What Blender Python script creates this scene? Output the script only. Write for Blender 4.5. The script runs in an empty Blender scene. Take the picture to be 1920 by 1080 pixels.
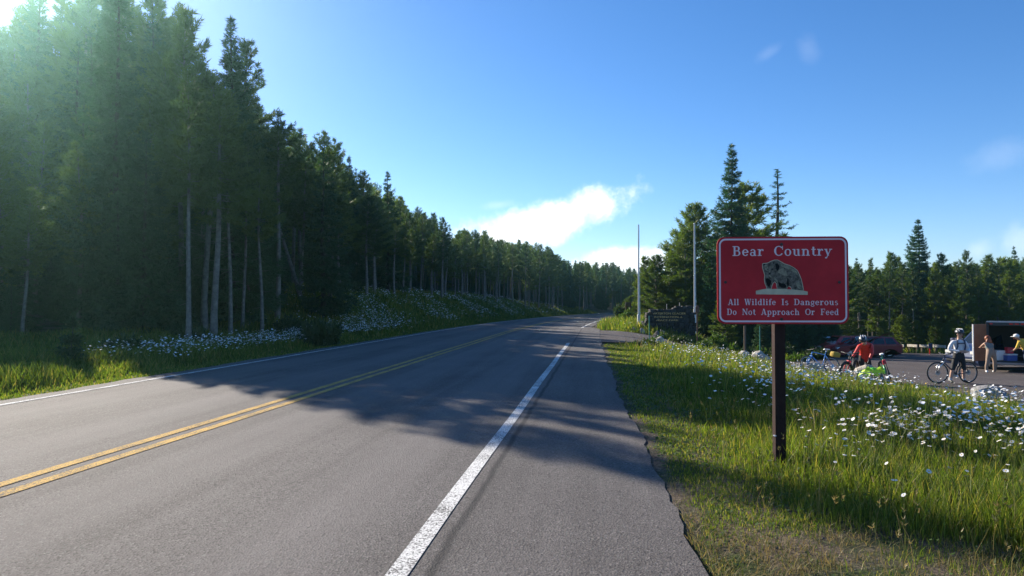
import bpy, bmesh, math, random
import numpy as np
from mathutils import Vector, Matrix, Quaternion

SC = bpy.context.scene
COL = SC.collection
R = math.radians
rng = np.random.default_rng(11)
random.seed(11)

# ------------------------------------------------------------------ camera
F = 1300.0                       # focal length in pixels of the 1920 wide photograph
EYE = 1.55
YAW = R(7.0)
CY, SY = math.cos(YAW), math.sin(YAW)
cam_d = bpy.data.cameras.new('camera')
cam_d.sensor_width = 36.0
cam_d.lens = 36.0 * F / 1920.0
cam_d.clip_end = 3000.0
cam_d.clip_start = 0.05
cam = bpy.data.objects.new('camera', cam_d)
COL.objects.link(cam)
cam.location = (0, 0, EYE)
cam.rotation_euler = (R(90) + math.atan(30 / F), 0, YAW)
SC.camera = cam

# ------------------------------------------------------------------ world, sun, exposure
SUN_AZ = R(47.0)                 # from +Y towards -X
SUN_EL = R(25.5)
S = Vector((-math.sin(SUN_AZ) * math.cos(SUN_EL), math.cos(SUN_AZ) * math.cos(SUN_EL), math.sin(SUN_EL)))
SC.view_settings.view_transform = 'Standard'
SC.view_settings.look = 'None'
SC.view_settings.gamma = 1.0
SC.view_settings.use_curve_mapping = False
SC.view_settings.exposure = 0.95
SC.cycles.use_denoising = True
SC.cycles.max_bounces = 8
SC.cycles.transparent_max_bounces = 8

world = bpy.data.worlds.new('World')
SC.world = world
world.use_nodes = True


class NT:
    """small node-building helper"""
    def __init__(self, tree):
        self.t = tree
        tree.nodes.clear()

    def n(self, typ, **kw):
        nd = self.t.nodes.new(typ)
        for k, v in kw.items():
            setattr(nd, k, v)
        return nd

    def inp(self, sock, v):
        if v is None:
            return
        if isinstance(v, bpy.types.NodeSocket):
            self.t.links.new(v, sock)
        else:
            sock.default_value = v

    def m(self, op, a, b=None, c=None, clamp=False):
        nd = self.n('ShaderNodeMath', operation=op, use_clamp=clamp)
        for i, v in enumerate((a, b, c)):
            self.inp(nd.inputs[i], v)
        return nd.outputs[0]

    def vm(self, op, a, b=None, out=0):
        nd = self.n('ShaderNodeVectorMath', operation=op)
        self.inp(nd.inputs[0], a)
        if b is not None:
            self.inp(nd.inputs[1], b)
        return nd.outputs['Value' if op in ('DOT_PRODUCT', 'LENGTH') else 'Vector']

    def mix(self, f, a, b, typ='MIX'):
        nd = self.n('ShaderNodeMix', data_type='RGBA', blend_type=typ)
        self.inp(nd.inputs[0], f)
        self.inp(nd.inputs[6], a if not isinstance(a, tuple) else (*a[:3], 1))
        self.inp(nd.inputs[7], b if not isinstance(b, tuple) else (*b[:3], 1))
        return nd.outputs[2]

    def noise(self, scale, detail=3.0, rough=0.55, vec=None, out=0, dist=0.0):
        nd = self.n('ShaderNodeTexNoise')
        nd.inputs['Scale'].default_value = scale
        nd.inputs['Detail'].default_value = detail
        nd.inputs['Roughness'].default_value = rough
        nd.inputs['Distortion'].default_value = dist
        if vec is not None:
            self.t.links.new(vec, nd.inputs['Vector'])
        return nd.outputs[out]

    def ramp(self, f, stops, interp='LINEAR'):
        nd = self.n('ShaderNodeValToRGB')
        nd.color_ramp.interpolation = interp
        el = nd.color_ramp.elements
        while len(el) < len(stops):
            el.new(0.5)
        for e, (p, c) in zip(el, stops):
            e.position = p
            e.color = (*c[:3], 1) if isinstance(c, (tuple, list)) else (c, c, c, 1)
        self.inp(nd.inputs[0], f)
        return nd.outputs[0]

    def sstep(self, x, a, b):
        nd = self.n('ShaderNodeMapRange', interpolation_type='SMOOTHSTEP')
        self.inp(nd.inputs[0], x)
        nd.inputs[1].default_value = a
        nd.inputs[2].default_value = b
        return nd.outputs[0]


def px_dir(px, py):
    xr, zr = (px - 960) / F, (570 - py) / F
    return Vector((xr * CY - SY, CY + xr * SY, zr)).normalized()


SKY = 0.092
w = NT(world.node_tree)
sky = w.n('ShaderNodeTexSky', sky_type='NISHITA')
sky.sun_disc = False
sky.sun_elevation = SUN_EL
sky.sun_rotation = -SUN_AZ
sky.altitude = 1600.0
sky.air_density = 1.0
sky.dust_density = 0.7
sky.ozone_density = 3.0
tc = w.n('ShaderNodeTexCoord').outputs['Generated']
cloud = None
#          centre px,py   half length, half thickness (px), slope, density, softness
CLOUDS = [(1010, 420, 158, 48, -0.25, 1.0, .75),
          (1112, 386, 50, 24, -0.05, .9, .7),
          (1150, 492, 90, 26, -0.1, .85, .6),
          (1215, 498, 60, 30, 0.0, .85, .6),
          (1520, 88, 18, 24, 0.3, .05, .9),
          (1445, 95, 24, 12, -.4, .05, .9),
          (1885, 288, 45, 24, -.2, .07, .9),
          (1915, 455, 26, 26, 0.1, .2, .8),
          (1838, 468, 22, 18, -.3, .18, .8),
          (935, 384, 34, 10, -.1, .15, .9)]
nzc = w.noise(22.0, 7.0, 0.62, tc)
nzf = w.noise(60.0, 6.0, 0.6, tc)
for (px, py, hl, ht, sl, den, soft) in CLOUDS:
    c = px_dir(px, py)
    e1 = Vector((0, 0, 1)).cross(c).normalized() * -1
    e2 = c.cross(e1).normalized()
    if e2.z < 0:
        e2 = -e2
    dc = w.m('MAXIMUM', w.vm('DOT_PRODUCT', tc, tuple(c)), 0.05)
    a = w.m('MULTIPLY', w.m('DIVIDE', w.vm('DOT_PRODUCT', tc, tuple(e1)), dc), F)
    b = w.m('MULTIPLY', w.m('DIVIDE', w.vm('DOT_PRODUCT', tc, tuple(e2)), dc), F)
    b = w.m('ADD', b, w.m('MULTIPLY', a, sl))
    ra = w.m('POWER', w.m('DIVIDE', a, float(hl)), 2.0)
    rb = w.m('POWER', w.m('DIVIDE', b, float(ht)), 2.0)
    r = w.m('SQRT', w.m('ADD', ra, rb))
    r = w.m('ADD', r, w.m('MULTIPLY', w.m('SUBTRACT', nzc, 0.5), 1.7))
    r = w.m('ADD', r, w.m('MULTIPLY', w.m('SUBTRACT', nzf, 0.5), 0.7))
    near = w.sstep(w.vm('DOT_PRODUCT', tc, tuple(c)), 0.93, 0.97)
    k = w.m('MULTIPLY', w.m('MULTIPLY', w.sstep(r, 1.0 + soft * .35, 1.0 - soft), den), near)
    cloud = k if cloud is None else w.m('MAXIMUM', cloud, k)
skyhsv = w.n('ShaderNodeHueSaturation')
skyhsv.inputs['Saturation'].default_value = 1.24
w.t.links.new(sky.outputs[0], skyhsv.inputs['Color'])
skycol = w.mix(cloud, w.mix(1.0, skyhsv.outputs[0], (1.04, .97, 1.04), 'MULTIPLY'), (9.5, 9.6, 9.9))
bg = w.n('ShaderNodeBackground')
w.t.links.new(skycol, bg.inputs[0])
bg.inputs[1].default_value = SKY
wo = w.n('ShaderNodeOutputWorld')
w.t.links.new(bg.outputs[0], wo.inputs[0])

sun_d = bpy.data.lights.new('sun', 'SUN')
sun_d.energy = 5.0
sun_d.angle = R(0.55)
sun_d.color = (1.0, 0.90, 0.76)
sun = bpy.data.objects.new('sun', sun_d)
COL.objects.link(sun)
sun.location = S * 200
sun.rotation_euler = (-S).to_track_quat('-Z', 'Y').to_euler()


# ------------------------------------------------------------------ helpers
def smooth(t):
    t = np.clip(t, 0, 1)
    return t * t * (3 - 2 * t)


def at(px, py, d):
    """point seen at photograph pixel (px, py) at depth d metres"""
    xr = (px - 960) / F * d
    return Vector((xr * CY - d * SY, d * CY + xr * SY, EYE + (570 - py) / F * d))


def project(x, y, z):
    d = -x * SY + y * CY
    xr = x * CY + y * SY
    return 960 + xr / d * F, 570 - (z - EYE) / d * F, d


def np_mesh(name, V, T, mats, mi=None, smooth_sh=False):
    V = np.asarray(V, dtype=np.float32).reshape(-1, 3)
    T = np.asarray(T, dtype=np.int32).reshape(-1, 3)
    me = bpy.data.meshes.new(name)
    me.vertices.add(len(V))
    me.vertices.foreach_set('co', V.ravel())
    me.loops.add(len(T) * 3)
    me.loops.foreach_set('vertex_index', T.ravel())
    me.polygons.add(len(T))
    me.polygons.foreach_set('loop_start', np.arange(0, len(T) * 3, 3, dtype=np.int32))
    for m in (mats if isinstance(mats, (list, tuple)) else [mats]):
        me.materials.append(m)
    if mi is not None:
        me.polygons.foreach_set('material_index', np.asarray(mi, dtype=np.int32))
    me.polygons.foreach_set('use_smooth', np.full(len(T), bool(smooth_sh)))
    me.update(calc_edges=True)
    me.validate()
    return me


def link(name, me, parent=None, loc=None, rotz=None):
    o = bpy.data.objects.new(name, me)
    COL.objects.link(o)
    if parent is not None:
        o.parent = parent
    if loc is not None:
        o.location = loc
    if rotz is not None:
        o.rotation_euler = (0, 0, rotz)
    return o


def tag(o, label=None, cat=None, group=None, kind=None):
    if label:
        o['label'] = label
    if cat:
        o['category'] = cat
    if group:
        o['group'] = group
    if kind:
        o['kind'] = kind
    return o


def thing(name, label, cat, loc=(0, 0, 0), rotz=0.0, group=None):
    return tag(link(name, None, None, loc, rotz), label, cat, group)


class MB:
    """collects simple shapes into ONE mesh"""
    def __init__(self):
        self.bm = bmesh.new()

    def box(self, c, s, rot=None, bevel=0.0, jit=0.0, taper=1.0):
        M = Matrix.Translation(c)
        if rot is not None:
            M = M @ rot.to_matrix().to_4x4() if isinstance(rot, Quaternion) else M @ rot
        vs = []
        for dz in (-.5, .5):
            k = taper if dz > 0 else 1.0
            for dx, dy in ((-.5, -.5), (.5, -.5), (.5, .5), (-.5, .5)):
                p = Vector((dx * s[0] * k, dy * s[1] * k, dz * s[2]))
                if jit:
                    p += Vector((random.uniform(-jit, jit), random.uniform(-jit, jit), random.uniform(-jit, jit)))
                vs.append(self.bm.verts.new(M @ p))
        fs = []
        for f in ((3, 2, 1, 0), (4, 5, 6, 7), (0, 1, 5, 4), (1, 2, 6, 5), (2, 3, 7, 6), (3, 0, 4, 7)):
            fs.append(self.bm.faces.new([vs[i] for i in f]))
        if bevel:
            es = list({e for f in fs for e in f.edges})
            bmesh.ops.bevel(self.bm, geom=es, offset=bevel, segments=2, affect='EDGES', profile=.6)
        return self

    def tube(self, pts, rad, n=8, cap=True):
        pts = [Vector(p) for p in pts]
        rr = rad if isinstance(rad, (list, tuple)) else [rad] * len(pts)
        rings = []
        ref = None
        for i, p in enumerate(pts):
            t = (pts[min(i + 1, len(pts) - 1)] - pts[max(i - 1, 0)]).normalized()
            if ref is None:
                ref = Vector((0, 0, 1)) if abs(t.z) < .9 else Vector((1, 0, 0))
            u = t.cross(ref).normalized()
            v = u.cross(t).normalized()
            ref = v
            rings.append([self.bm.verts.new(p + (u * math.cos(a) + v * math.sin(a)) * rr[i])
                          for a in [2 * math.pi * k / n for k in range(n)]])
        for a, b in zip(rings[:-1], rings[1:]):
            for k in range(n):
                self.bm.faces.new((a[k], a[(k + 1) % n], b[(k + 1) % n], b[k]))
        if cap:
            self.bm.faces.new(list(reversed(rings[0])))
            self.bm.faces.new(rings[-1])
        return self

    def torus(self, c, R0, r0, axis='Y', n=28, m=8, flat=1.0):
        rings = []
        for i in range(n):
            a = 2 * math.pi * i / n
            ring = []
            for j in range(m):
                b = 2 * math.pi * j / m
                rad = R0 + r0 * math.cos(b)
                y = r0 * math.sin(b) * flat
                p = (rad * math.cos(a), y, rad * math.sin(a))
                ring.append(self.bm.verts.new(Vector(c) + Vector(p)))
            rings.append(ring)
        for i in range(n):
            for j in range(m):
                self.bm.faces.new((rings[i][j], rings[i][(j + 1) % m], rings[(i + 1) % n][(j + 1) % m], rings[(i + 1) % n][j]))
        return self

    def poly(self, pts, y0, y1=None):
        """polygon in XZ (list of (x,z)) as flat face at y0, or prism y0..y1"""
        a = [self.bm.verts.new((p[0], y0, p[1])) for p in pts]
        self.bm.faces.new(a)
        if y1 is not None:
            b = [self.bm.verts.new((p[0], y1, p[1])) for p in pts]
            self.bm.faces.new(list(reversed(b)))
            n = len(pts)
            for i in range(n):
                self.bm.faces.new((a[i], b[i], b[(i + 1) % n], a[(i + 1) % n]))
        return self

    def ball(self, c, r, sub=2, jit=0.0, scale=(1, 1, 1)):
        res = bmesh.ops.create_icosphere(self.bm, subdivisions=sub, radius=1.0)
        for v in res['verts']:
            k = 1 + random.uniform(-jit, jit)
            v.co = Vector(c) + Vector((v.co.x * scale[0], v.co.y * scale[1], v.co.z * scale[2])) * r * k
        return self

    def quad(self, a, b, c, d):
        self.bm.faces.new([self.bm.verts.new(p) for p in (a, b, c, d)])
        return self

    def mesh(self, name, mat, smooth_sh=False):
        bmesh.ops.recalc_face_normals(self.bm, faces=self.bm.faces)
        me = bpy.data.meshes.new(name)
        self.bm.to_mesh(me)
        self.bm.free()
        for m in (mat if isinstance(mat, (list, tuple)) else [mat]):
            me.materials.append(m)
        if smooth_sh:
            for p in me.polygons:
                p.use_smooth = True
        return me

    def build(self, name, mat, parent=None, smooth_sh=False, loc=None, rotz=None):
        return link(name, self.mesh(name, mat, smooth_sh), parent, loc, rotz)


# ------------------------------------------------------------------ materials
MATS = {}


def simple(name, col, rough=.6, metal=0.0, spec=.5, var=0.0, scale=8.0, bump=0.0, coat=0.0, bscale=None):
    m = bpy.data.materials.new(name)
    m.use_nodes = True
    t = NT(m.node_tree)
    p = t.n('ShaderNodeBsdfPrincipled')
    out = t.n('ShaderNodeOutputMaterial')
    t.t.links.new(p.outputs[0], out.inputs[0])
    p.inputs['Roughness'].default_value = rough
    p.inputs['Metallic'].default_value = metal
    p.inputs['Specular IOR Level'].default_value = spec
    p.inputs['Coat Weight'].default_value = coat
    tcn = t.n('ShaderNodeTexCoord').outputs['Object']
    if var:
        nz = t.noise(scale, 5, .6, tcn)
        lo = tuple(max(0, c * (1 - var)) for c in col)
        hi = tuple(min(1, c * (1 + var)) for c in col)
        t.t.links.new(t.ramp(nz, [(.3, lo), (.7, hi)]), p.inputs['Base Color'])
    else:
        p.inputs['Base Color'].default_value = (*col, 1)
    if bump:
        b = t.n('ShaderNodeBump')
        b.inputs['Strength'].default_value = bump
        b.inputs['Distance'].default_value = 0.02
        t.t.links.new(t.noise(bscale or scale * 3, 5, .6, tcn), b.inputs['Height'])
        t.t.links.new(b.outputs[0], p.inputs['Normal'])
    MATS[name] = m
    return m


def leafmat(name, c_dark, c_light, trans=.35, tcol=None, island=False, rough=.55, dry=None, dryp=.85, posscale=.35):
    m = bpy.data.materials.new(name)
    m.use_nodes = True
    t = NT(m.node_tree)
    out = t.n('ShaderNodeOutputMaterial')
    geo = t.n('ShaderNodeNewGeometry')
    rnd = t.n('ShaderNodeObjectInfo').outputs['Random']
    nz = t.noise(posscale, 3, .6, geo.outputs['Position'])
    f = t.m('ADD', t.m('MULTIPLY', nz, .7), t.m('MULTIPLY', rnd, .3))
    if island:
        f = t.m('ADD', t.m('MULTIPLY', nz, .5), t.m('MULTIPLY', geo.outputs['Random Per Island'], .5))
    col = t.ramp(f, [(.25, c_dark), (.75, c_light)])
    if dry:
        dr = t.sstep(geo.outputs['Random Per Island'], dryp, dryp + .06)
        col = t.mix(dr, col, dry)
    p = t.n('ShaderNodeBsdfPrincipled')
    p.inputs['Roughness'].default_value = rough
    p.inputs['Specular IOR Level'].default_value = .35
    t.t.links.new(col, p.inputs['Base Color'])
    tr = t.n('ShaderNodeBsdfTranslucent')
    t.t.links.new(t.mix(1.0, col, tcol or (1.4, 1.6, .5), 'MULTIPLY'), tr.inputs[0])
    mx = t.n('ShaderNodeMixShader')
    mx.inputs[0].default_value = trans
    t.t.links.new(p.outputs[0], mx.inputs[1])
    t.t.links.new(tr.outputs[0], mx.inputs[2])
    t.t.links.new(mx.outputs[0], out.inputs[0])
    MATS[name] = m
    return m


def asphalt_mat(name, base, lanes=True, rough=.62, spec=.5):
    m = bpy.data.materials.new(name)
    m.use_nodes = True
    t = NT(m.node_tree)
    out = t.n('ShaderNodeOutputMaterial')
    p = t.n('ShaderNodeBsdfPrincipled')
    t.t.links.new(p.outputs[0], out.inputs[0])
    pos = t.n('ShaderNodeNewGeometry').outputs['Position']
    sep = t.n('ShaderNodeSeparateXYZ')
    t.t.links.new(pos, sep.inputs[0])
    big = t.noise(.5, 4, .6, pos)
    # long streaks along the road
    mp = t.n('ShaderNodeMapping')
    mp.inputs['Scale'].default_value = (3.0, .12, 1)
    t.t.links.new(pos, mp.inputs[0])
    streak = t.noise(1.0, 4, .6, mp.outputs[0])
    fine = t.noise(140, 3, .7, pos)
    vor = t.n('ShaderNodeTexVoronoi')
    vor.inputs['Scale'].default_value = 72
    t.t.links.new(pos, vor.inputs['Vector'])
    f = t.m('ADD', t.m('MULTIPLY', big, .32), t.m('ADD', t.m('MULTIPLY', streak, .42), t.m('MULTIPLY', fine, .26)))
    d = tuple(c * .5 for c in base)
    l = tuple(c * 1.5 for c in base)
    col = t.ramp(f, [(.3, d), (.7, l)])
    # stone chips: scattered pale and dark aggregate
    chip = t.n('ShaderNodeSeparateColor')
    t.t.links.new(vor.outputs['Color'], chip.inputs[0])
    col = t.mix(t.m('MULTIPLY', t.sstep(chip.outputs[0], .88, .92), .4), col, tuple(c * 2.3 for c in base))
    col = t.mix(t.m('MULTIPLY', t.sstep(chip.outputs[1], .78, .82), .6), col, tuple(c * .35 for c in base))
    # lost aggregate pits
    pit = t.sstep(t.noise(15, 5, .7, pos), .60, .65)
    pitm = t.m('MULTIPLY', pit, t.sstep(t.noise(.7, 3, .6, pos), .42, .58))
    col = t.mix(t.m('MULTIPLY', pitm, .75), col, tuple(c * .3 for c in base))
    if lanes:
        # polished wheel paths, tar seam beside the white line, rougher darker shoulder
        x = sep.outputs[0]

        def bandf(c0, wd):
            return t.m('SUBTRACT', 1.0, t.sstep(t.m('ABSOLUTE', t.m('SUBTRACT', x, c0)), wd * .3, wd))
        wp = t.m('MAXIMUM', t.m('MAXIMUM', bandf(-2.0, .6), bandf(-3.9, .6)), t.m('MAXIMUM', bandf(-6.1, .7), bandf(-8.0, .7)))
        col = t.mix(t.m('MULTIPLY', wp, .36), col, tuple(c * 1.55 for c in base))
        sh = t.sstep(x, -1.02, -.98)
        col = t.mix(t.m('MULTIPLY', sh, .16), col, tuple(c * .6 for c in base))
        wob = t.m('ADD', x, t.m('MULTIPLY', t.m('SUBTRACT', t.noise(1.2, 3, .6, pos), .5), .09))
        seam = t.m('SUBTRACT', 1.0, t.sstep(t.m('ABSOLUTE', t.m('ADD', wob, .96)), .008, .05))
        col = t.mix(t.m('MULTIPLY', seam, .7), col, (.018, .018, .02))
    t.t.links.new(col, p.inputs['Base Color'])
    p.inputs['Roughness'].default_value = rough
    p.inputs['Specular IOR Level'].default_value = spec
    h = t.m('ADD', t.m('MULTIPLY', vor.outputs['Distance'], .8), t.m('ADD', t.m('MULTIPLY', fine, .5), t.m('MULTIPLY', pitm, -1.2)))
    b = t.n('ShaderNodeBump')
    b.inputs['Strength'].default_value = .55
    b.inputs['Distance'].default_value = .012
    t.t.links.new(h, b.inputs['Height'])
    t.t.links.new(b.outputs[0], p.inputs['Normal'])
    MATS[name] = m
    return m


def paint_mat(name, col, under):
    m = bpy.data.materials.new(name)
    m.use_nodes = True
    t = NT(m.node_tree)
    out = t.n('ShaderNodeOutputMaterial')
    p = t.n('ShaderNodeBsdfPrincipled')
    t.t.links.new(p.outputs[0], out.inputs[0])
    pos = t.n('ShaderNodeNewGeometry').outputs['Position']
    n1 = t.noise(70, 4, .7, pos)
    n2 = t.noise(2.2, 4, .6, pos)
    wear = t.sstep(t.m('ADD', n1, t.m('MULTIPLY', n2, .35)), .65, .77)
    c = t.mix(t.m('MULTIPLY', n2, .5), col, tuple(k * .7 for k in col))
    t.t.links.new(t.mix(wear, c, under), p.inputs['Base Color'])
    p.inputs['Roughness'].default_value = .9
    p.inputs['Specular IOR Level'].default_value = .12
    b = t.n('ShaderNodeBump')
    b.inputs['Strength'].default_value = .4
    b.inputs['Distance'].default_value = .01
    t.t.links.new(n1, b.inputs['Height'])
    t.t.links.new(b.outputs[0], p.inputs['Normal'])
    MATS[name] = m
    return m


def ground_mat():
    m = bpy.data.materials.new('verge_soil')
    m.use_nodes = True
    t = NT(m.node_tree)
    out = t.n('ShaderNodeOutputMaterial')
    p = t.n('ShaderNodeBsdfPrincipled')
    t.t.links.new(p.outputs[0], out.inputs[0])
    pos = t.n('ShaderNodeNewGeometry').outputs['Position']
    a = t.noise(1.3, 5, .65, pos)
    b_ = t.noise(30, 4, .7, pos)
    soil = t.ramp(b_, [(.3, (.05, .037, .026)), (.55, (.13, .098, .07)), (.75, (.26, .205, .15))])
    turf = t.ramp(b_, [(.3, (.018, .026, .008)), (.7, (.055, .075, .02))])
    col = t.mix(t.sstep(a, .42, .6), soil, turf)
    t.t.links.new(col, p.inputs['Base Color'])
    p.inputs['Roughness'].default_value = .95
    p.inputs['Specular IOR Level'].default_value = .2
    bp = t.n('ShaderNodeBump')
    bp.inputs['Strength'].default_value = .8
    bp.inputs['Distance'].default_value = .03
    t.t.links.new(b_, bp.inputs['Height'])
    t.t.links.new(bp.outputs[0], p.inputs['Normal'])
    return m


M_ROAD = asphalt_mat('asphalt_road', (.128, .116, .110), rough=.85, spec=.2)
M_LOT = asphalt_mat('asphalt_lot', (.095, .080, .075), lanes=False, rough=.85, spec=.2)
M_WHITE = paint_mat('line_white', (.78, .77, .74), (.12, .115, .11))
M_YEL = paint_mat('line_yellow', (.68, .43, .12), (.12, .11, .10))
M_SOIL = ground_mat()
M_BARK = simple('bark_pale', (.175, .152, .132), .9, var=.45, scale=5, bump=.6)
M_BARKD = simple('bark_dark', (.045, .040, .034), .95, var=.4, scale=5, bump=.6)
M_PINE = leafmat('needles_pine', (.040, .066, .018), (.140, .172, .044), .30, (1.15, 1.5, .5))
M_PINEB = leafmat('needles_pine_sunlit', (.055, .085, .018), (.18, .205, .042), .42, (1.15, 1.45, .45))  # brighter copy of the pine needles, sunlight on the right-hand trees painted in
M_SPRUCE = leafmat('needles_spruce', (.026, .056, .026), (.066, .118, .05), .25, (1.0, 1.5, .6))
M_BUSH = leafmat('leaves_bush', (.045, .085, .018), (.10, .155, .032), .4, island=True)
M_BUSHD = leafmat('leaves_dark', (.03, .055, .02), (.06, .085, .03), .3, island=True)  # darker, greyer leaf green
M_GRASS = leafmat('grass_blades', (.05, .082, .014), (.18, .215, .038), .5, island=True, dry=(.30, .235, .09), dryp=.80, posscale=.6)
M_STRAW = leafmat('straw', (.20, .155, .06), (.42, .33, .15), .4, (1.1, 1.05, .8), island=True, dry=(.09, .12, .03), dryp=.6)
M_PETAL = simple('petal_white', (.82, .82, .80), .7)
M_DISC = simple('petal_disc', (.62, .38, .03), .8)
M_STEM = leafmat('flower_stem', (.06, .09, .02), (.11, .14, .04), .3, island=True)
M_ROCK = simple('boulder_pale', (.42, .385, .33), .9, var=.35, scale=5, bump=.9)
M_ROCKG = simple('boulder_grey', (.26, .255, .25), .9, var=.35, scale=5, bump=.9)
M_ROCKD = simple('boulder_dark', (.11, .105, .10), .9, var=.4, scale=5, bump=.9)

# ------------------------------------------------------------------ terrain
RC = 330.0


def shift(y):
    t = np.clip(np.asarray(y, dtype=float) - 35, 0, RC * .8)
    return RC - np.sqrt(RC * RC - t * t)


def edge(y):
    y = np.asarray(y, dtype=float)
    e = np.interp(y, [-20, 4, 6, 10.6, 25, 29, 43, 46, 300], [1.0, .66, .58, .40, .18, .15, .1, -.55, -.55])
    return e + .025 * np.sin(y * .9) + .018 * np.sin(y * 2.3 + 1) + .014 * np.sin(y * 6.3) + .012 * np.sin(y * 14.3) + .008 * np.sin(y * 31)


def lotz(y):
    return -.98 - .043 * (np.clip(y, -30, 120) - 23.4)


def drive_lim(u):
    u = np.asarray(u, dtype=float)
    return 28.5 + 3.5 * smooth(u / 5), 41.0 + .25 * u


def drive_z(u, y):
    return lotz(y) * smooth((np.asarray(u) - .3) / 10.5)


def bumps(x, y):
    return (.035 * np.sin(x * 1.7 + .6 * y) * np.sin(y * 1.3 - .4 * x) + .02 * np.sin(x * 4.1 + 1) * np.sin(y * 3.7)
            + .05 * np.sin(x * .45 + 2) * np.sin(y * .37))


def ground(x, y):
    x = np.asarray(x, dtype=float)
    y = np.asarray(y, dtype=float)
    xs = x - shift(y)
    l = -9.62 - xs
    A = 2.15 * smooth((y - 26) / 13) * (1 - .55 * smooth((y - 70) / 45))
    zl = -.02 - .09 * smooth(l / .8) + .055 * np.clip(l, 0, 14) + A * smooth((l - .6) / 5.6) + bumps(x, y) * smooth(l / 1.5)
    e = edge(y)
    r = xs - e
    lz = lotz(y)
    k = smooth((y - 41) / 5)
    r0 = 5.0 * k
    tt = np.clip((r - r0) / np.maximum(8.5 - e - r0, .5), 0, 1)
    tt = .6 * tt + .4 * smooth(tt)
    zr = -.012 + lz * tt + .18 * k * smooth(r / 3) * (1 - tt) + bumps(x, y) * smooth(r / 1.2) * (1 - smooth((xs - 7.6) / 1.0) * (y < 70))
    # driveway trough
    yn, yf = drive_lim(xs)
    dd = np.maximum(yn - y, y - yf)
    md = (1 - smooth(dd / 1.6)) * (xs > -1)
    zr = zr * (1 - md) + (drive_z(xs, y) - .06) * md
    z = np.where(l > 0, zl, np.where(r > 0, zr, -.035))
    return z


def gz(x, y):
    return float(ground(x, y))


def axis(lo, a, b, hi, step, grow=1.13):
    mid = list(np.arange(a, b + 1e-6, step))
    out, s, p = [], step, b
    while p < hi:
        s *= grow
        p += s
        out.append(p)
    pre, s, p = [], step, a
    while p > lo:
        s *= grow
        p -= s
        pre.append(p)
    return np.array(list(reversed(pre)) + mid + out)


gx = axis(-900, -24, 14, 900, .3)
gy = axis(-300, 0, 62, 1400, .35)
X, Y = np.meshgrid(gx, gy)
Z = ground(X, Y)
V = np.stack([X, Y, Z], -1).reshape(-1, 3)
nx, ny = len(gx), len(gy)
ii = (np.arange(ny - 1)[:, None] * nx + np.arange(nx - 1)[None, :]).ravel()
T = np.concatenate([np.stack([ii, ii + 1, ii + nx + 1], -1), np.stack([ii, ii + nx + 1, ii + nx], -1)])
g = link('ground', np_mesh('ground', V, T, M_SOIL, smooth_sh=True))
tag(g, kind='structure')


def arc(s, off):
    """road coordinates (distance along, lateral offset) to the plane"""
    s = np.asarray(s, dtype=float)
    th = np.clip(s - 35, 0, None) / RC
    x = RC * (1 - np.cos(th)) + off * np.cos(th)
    y = np.where(s < 35, s, 35 + RC * np.sin(th)) - off * np.sin(th)
    return x, y


def ribbon(name, ss, offs, z, mat, skirt=0.0, kind='structure'):
    """ss: (n,), offs: list of (n,) lateral offsets"""
    n, m = len(ss), len(offs)
    rows = []
    for o in offs:
        x, y = arc(ss, o)
        rows.append(np.stack([x, y, np.full(n, z)], -1))
    P = np.stack(rows, 1)
    if skirt:
        a, b = P[:, 0].copy(), P[:, -1].copy()
        a[:, 2] -= skirt
        b[:, 2] -= skirt
        P = np.concatenate([a[:, None], P, b[:, None]], 1)
        m += 2
    idx = (np.arange(n - 1)[:, None] * m + np.arange(m - 1)[None, :]).ravel()
    T = np.concatenate([np.stack([idx, idx + 1, idx + m + 1], -1), np.stack([idx, idx + m + 1, idx + m], -1)])
    return tag(link(name, np_mesh(name, P.reshape(-1, 3), T, mat)), kind=kind)


ss = np.concatenate([np.arange(-30, 60, .2), np.arange(60, 330, 1.0)])
n_ = len(ss)
le = -9.55 + .05 * np.sin(ss * 1.3) + .03 * np.sin(ss * 5.1)
re_ = edge(ss)
ribbon('road', ss, [le + (re_ - le) * k for k in np.linspace(0, 1, 9)], 0.0, M_ROAD, skirt=.09)
cst = lambda s, o: np.full(len(s), o)
s1 = np.arange(-30, 330, .5)
for nm, o, wd, mt, sl in (('left_edge_line', -9.08, .12, M_WHITE, s1), ('yellow_centre_line', -4.80, .13, M_YEL, s1),
                          ('yellow_centre_line', -5.07, .13, M_YEL, s1),
                          ('right_edge_line', -1.14, .13, M_WHITE, np.arange(-20, 27.9, .4)),
                          ('right_edge_line', -1.14, .13, M_WHITE, np.arange(45, 330, .5))):
    wob = .006 * np.sin(sl * .8)
    ribbon(nm, sl, [o - wd / 2 + wob, o + wd / 2 + wob], .006, mt)

# driveway sheet
us = np.arange(-.4, 10.9, .35)
P = []
for u in us:
    yn, yf = drive_lim(u)
    yn = float(yn) + .06 * math.sin(u * 5)
    yf = float(yf) + .06 * math.sin(u * 4 + 1)
    for t in np.linspace(0, 1, 16):
        y = yn + (yf - yn) * t
        P.append((u + float(shift(y)), y, float(drive_z(u, y)) - (.004 if u > .2 else .012)))
m = 16
idx = (np.arange(len(us) - 1)[:, None] * m + np.arange(m - 1)[None, :]).ravel()
T = np.concatenate([np.stack([idx, idx + m, idx + m + 1], -1), np.stack([idx, idx + m + 1, idx + 1], -1)])
tag(link('driveway', np_mesh('driveway', P, T, M_LOT)), kind='structure')
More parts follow.
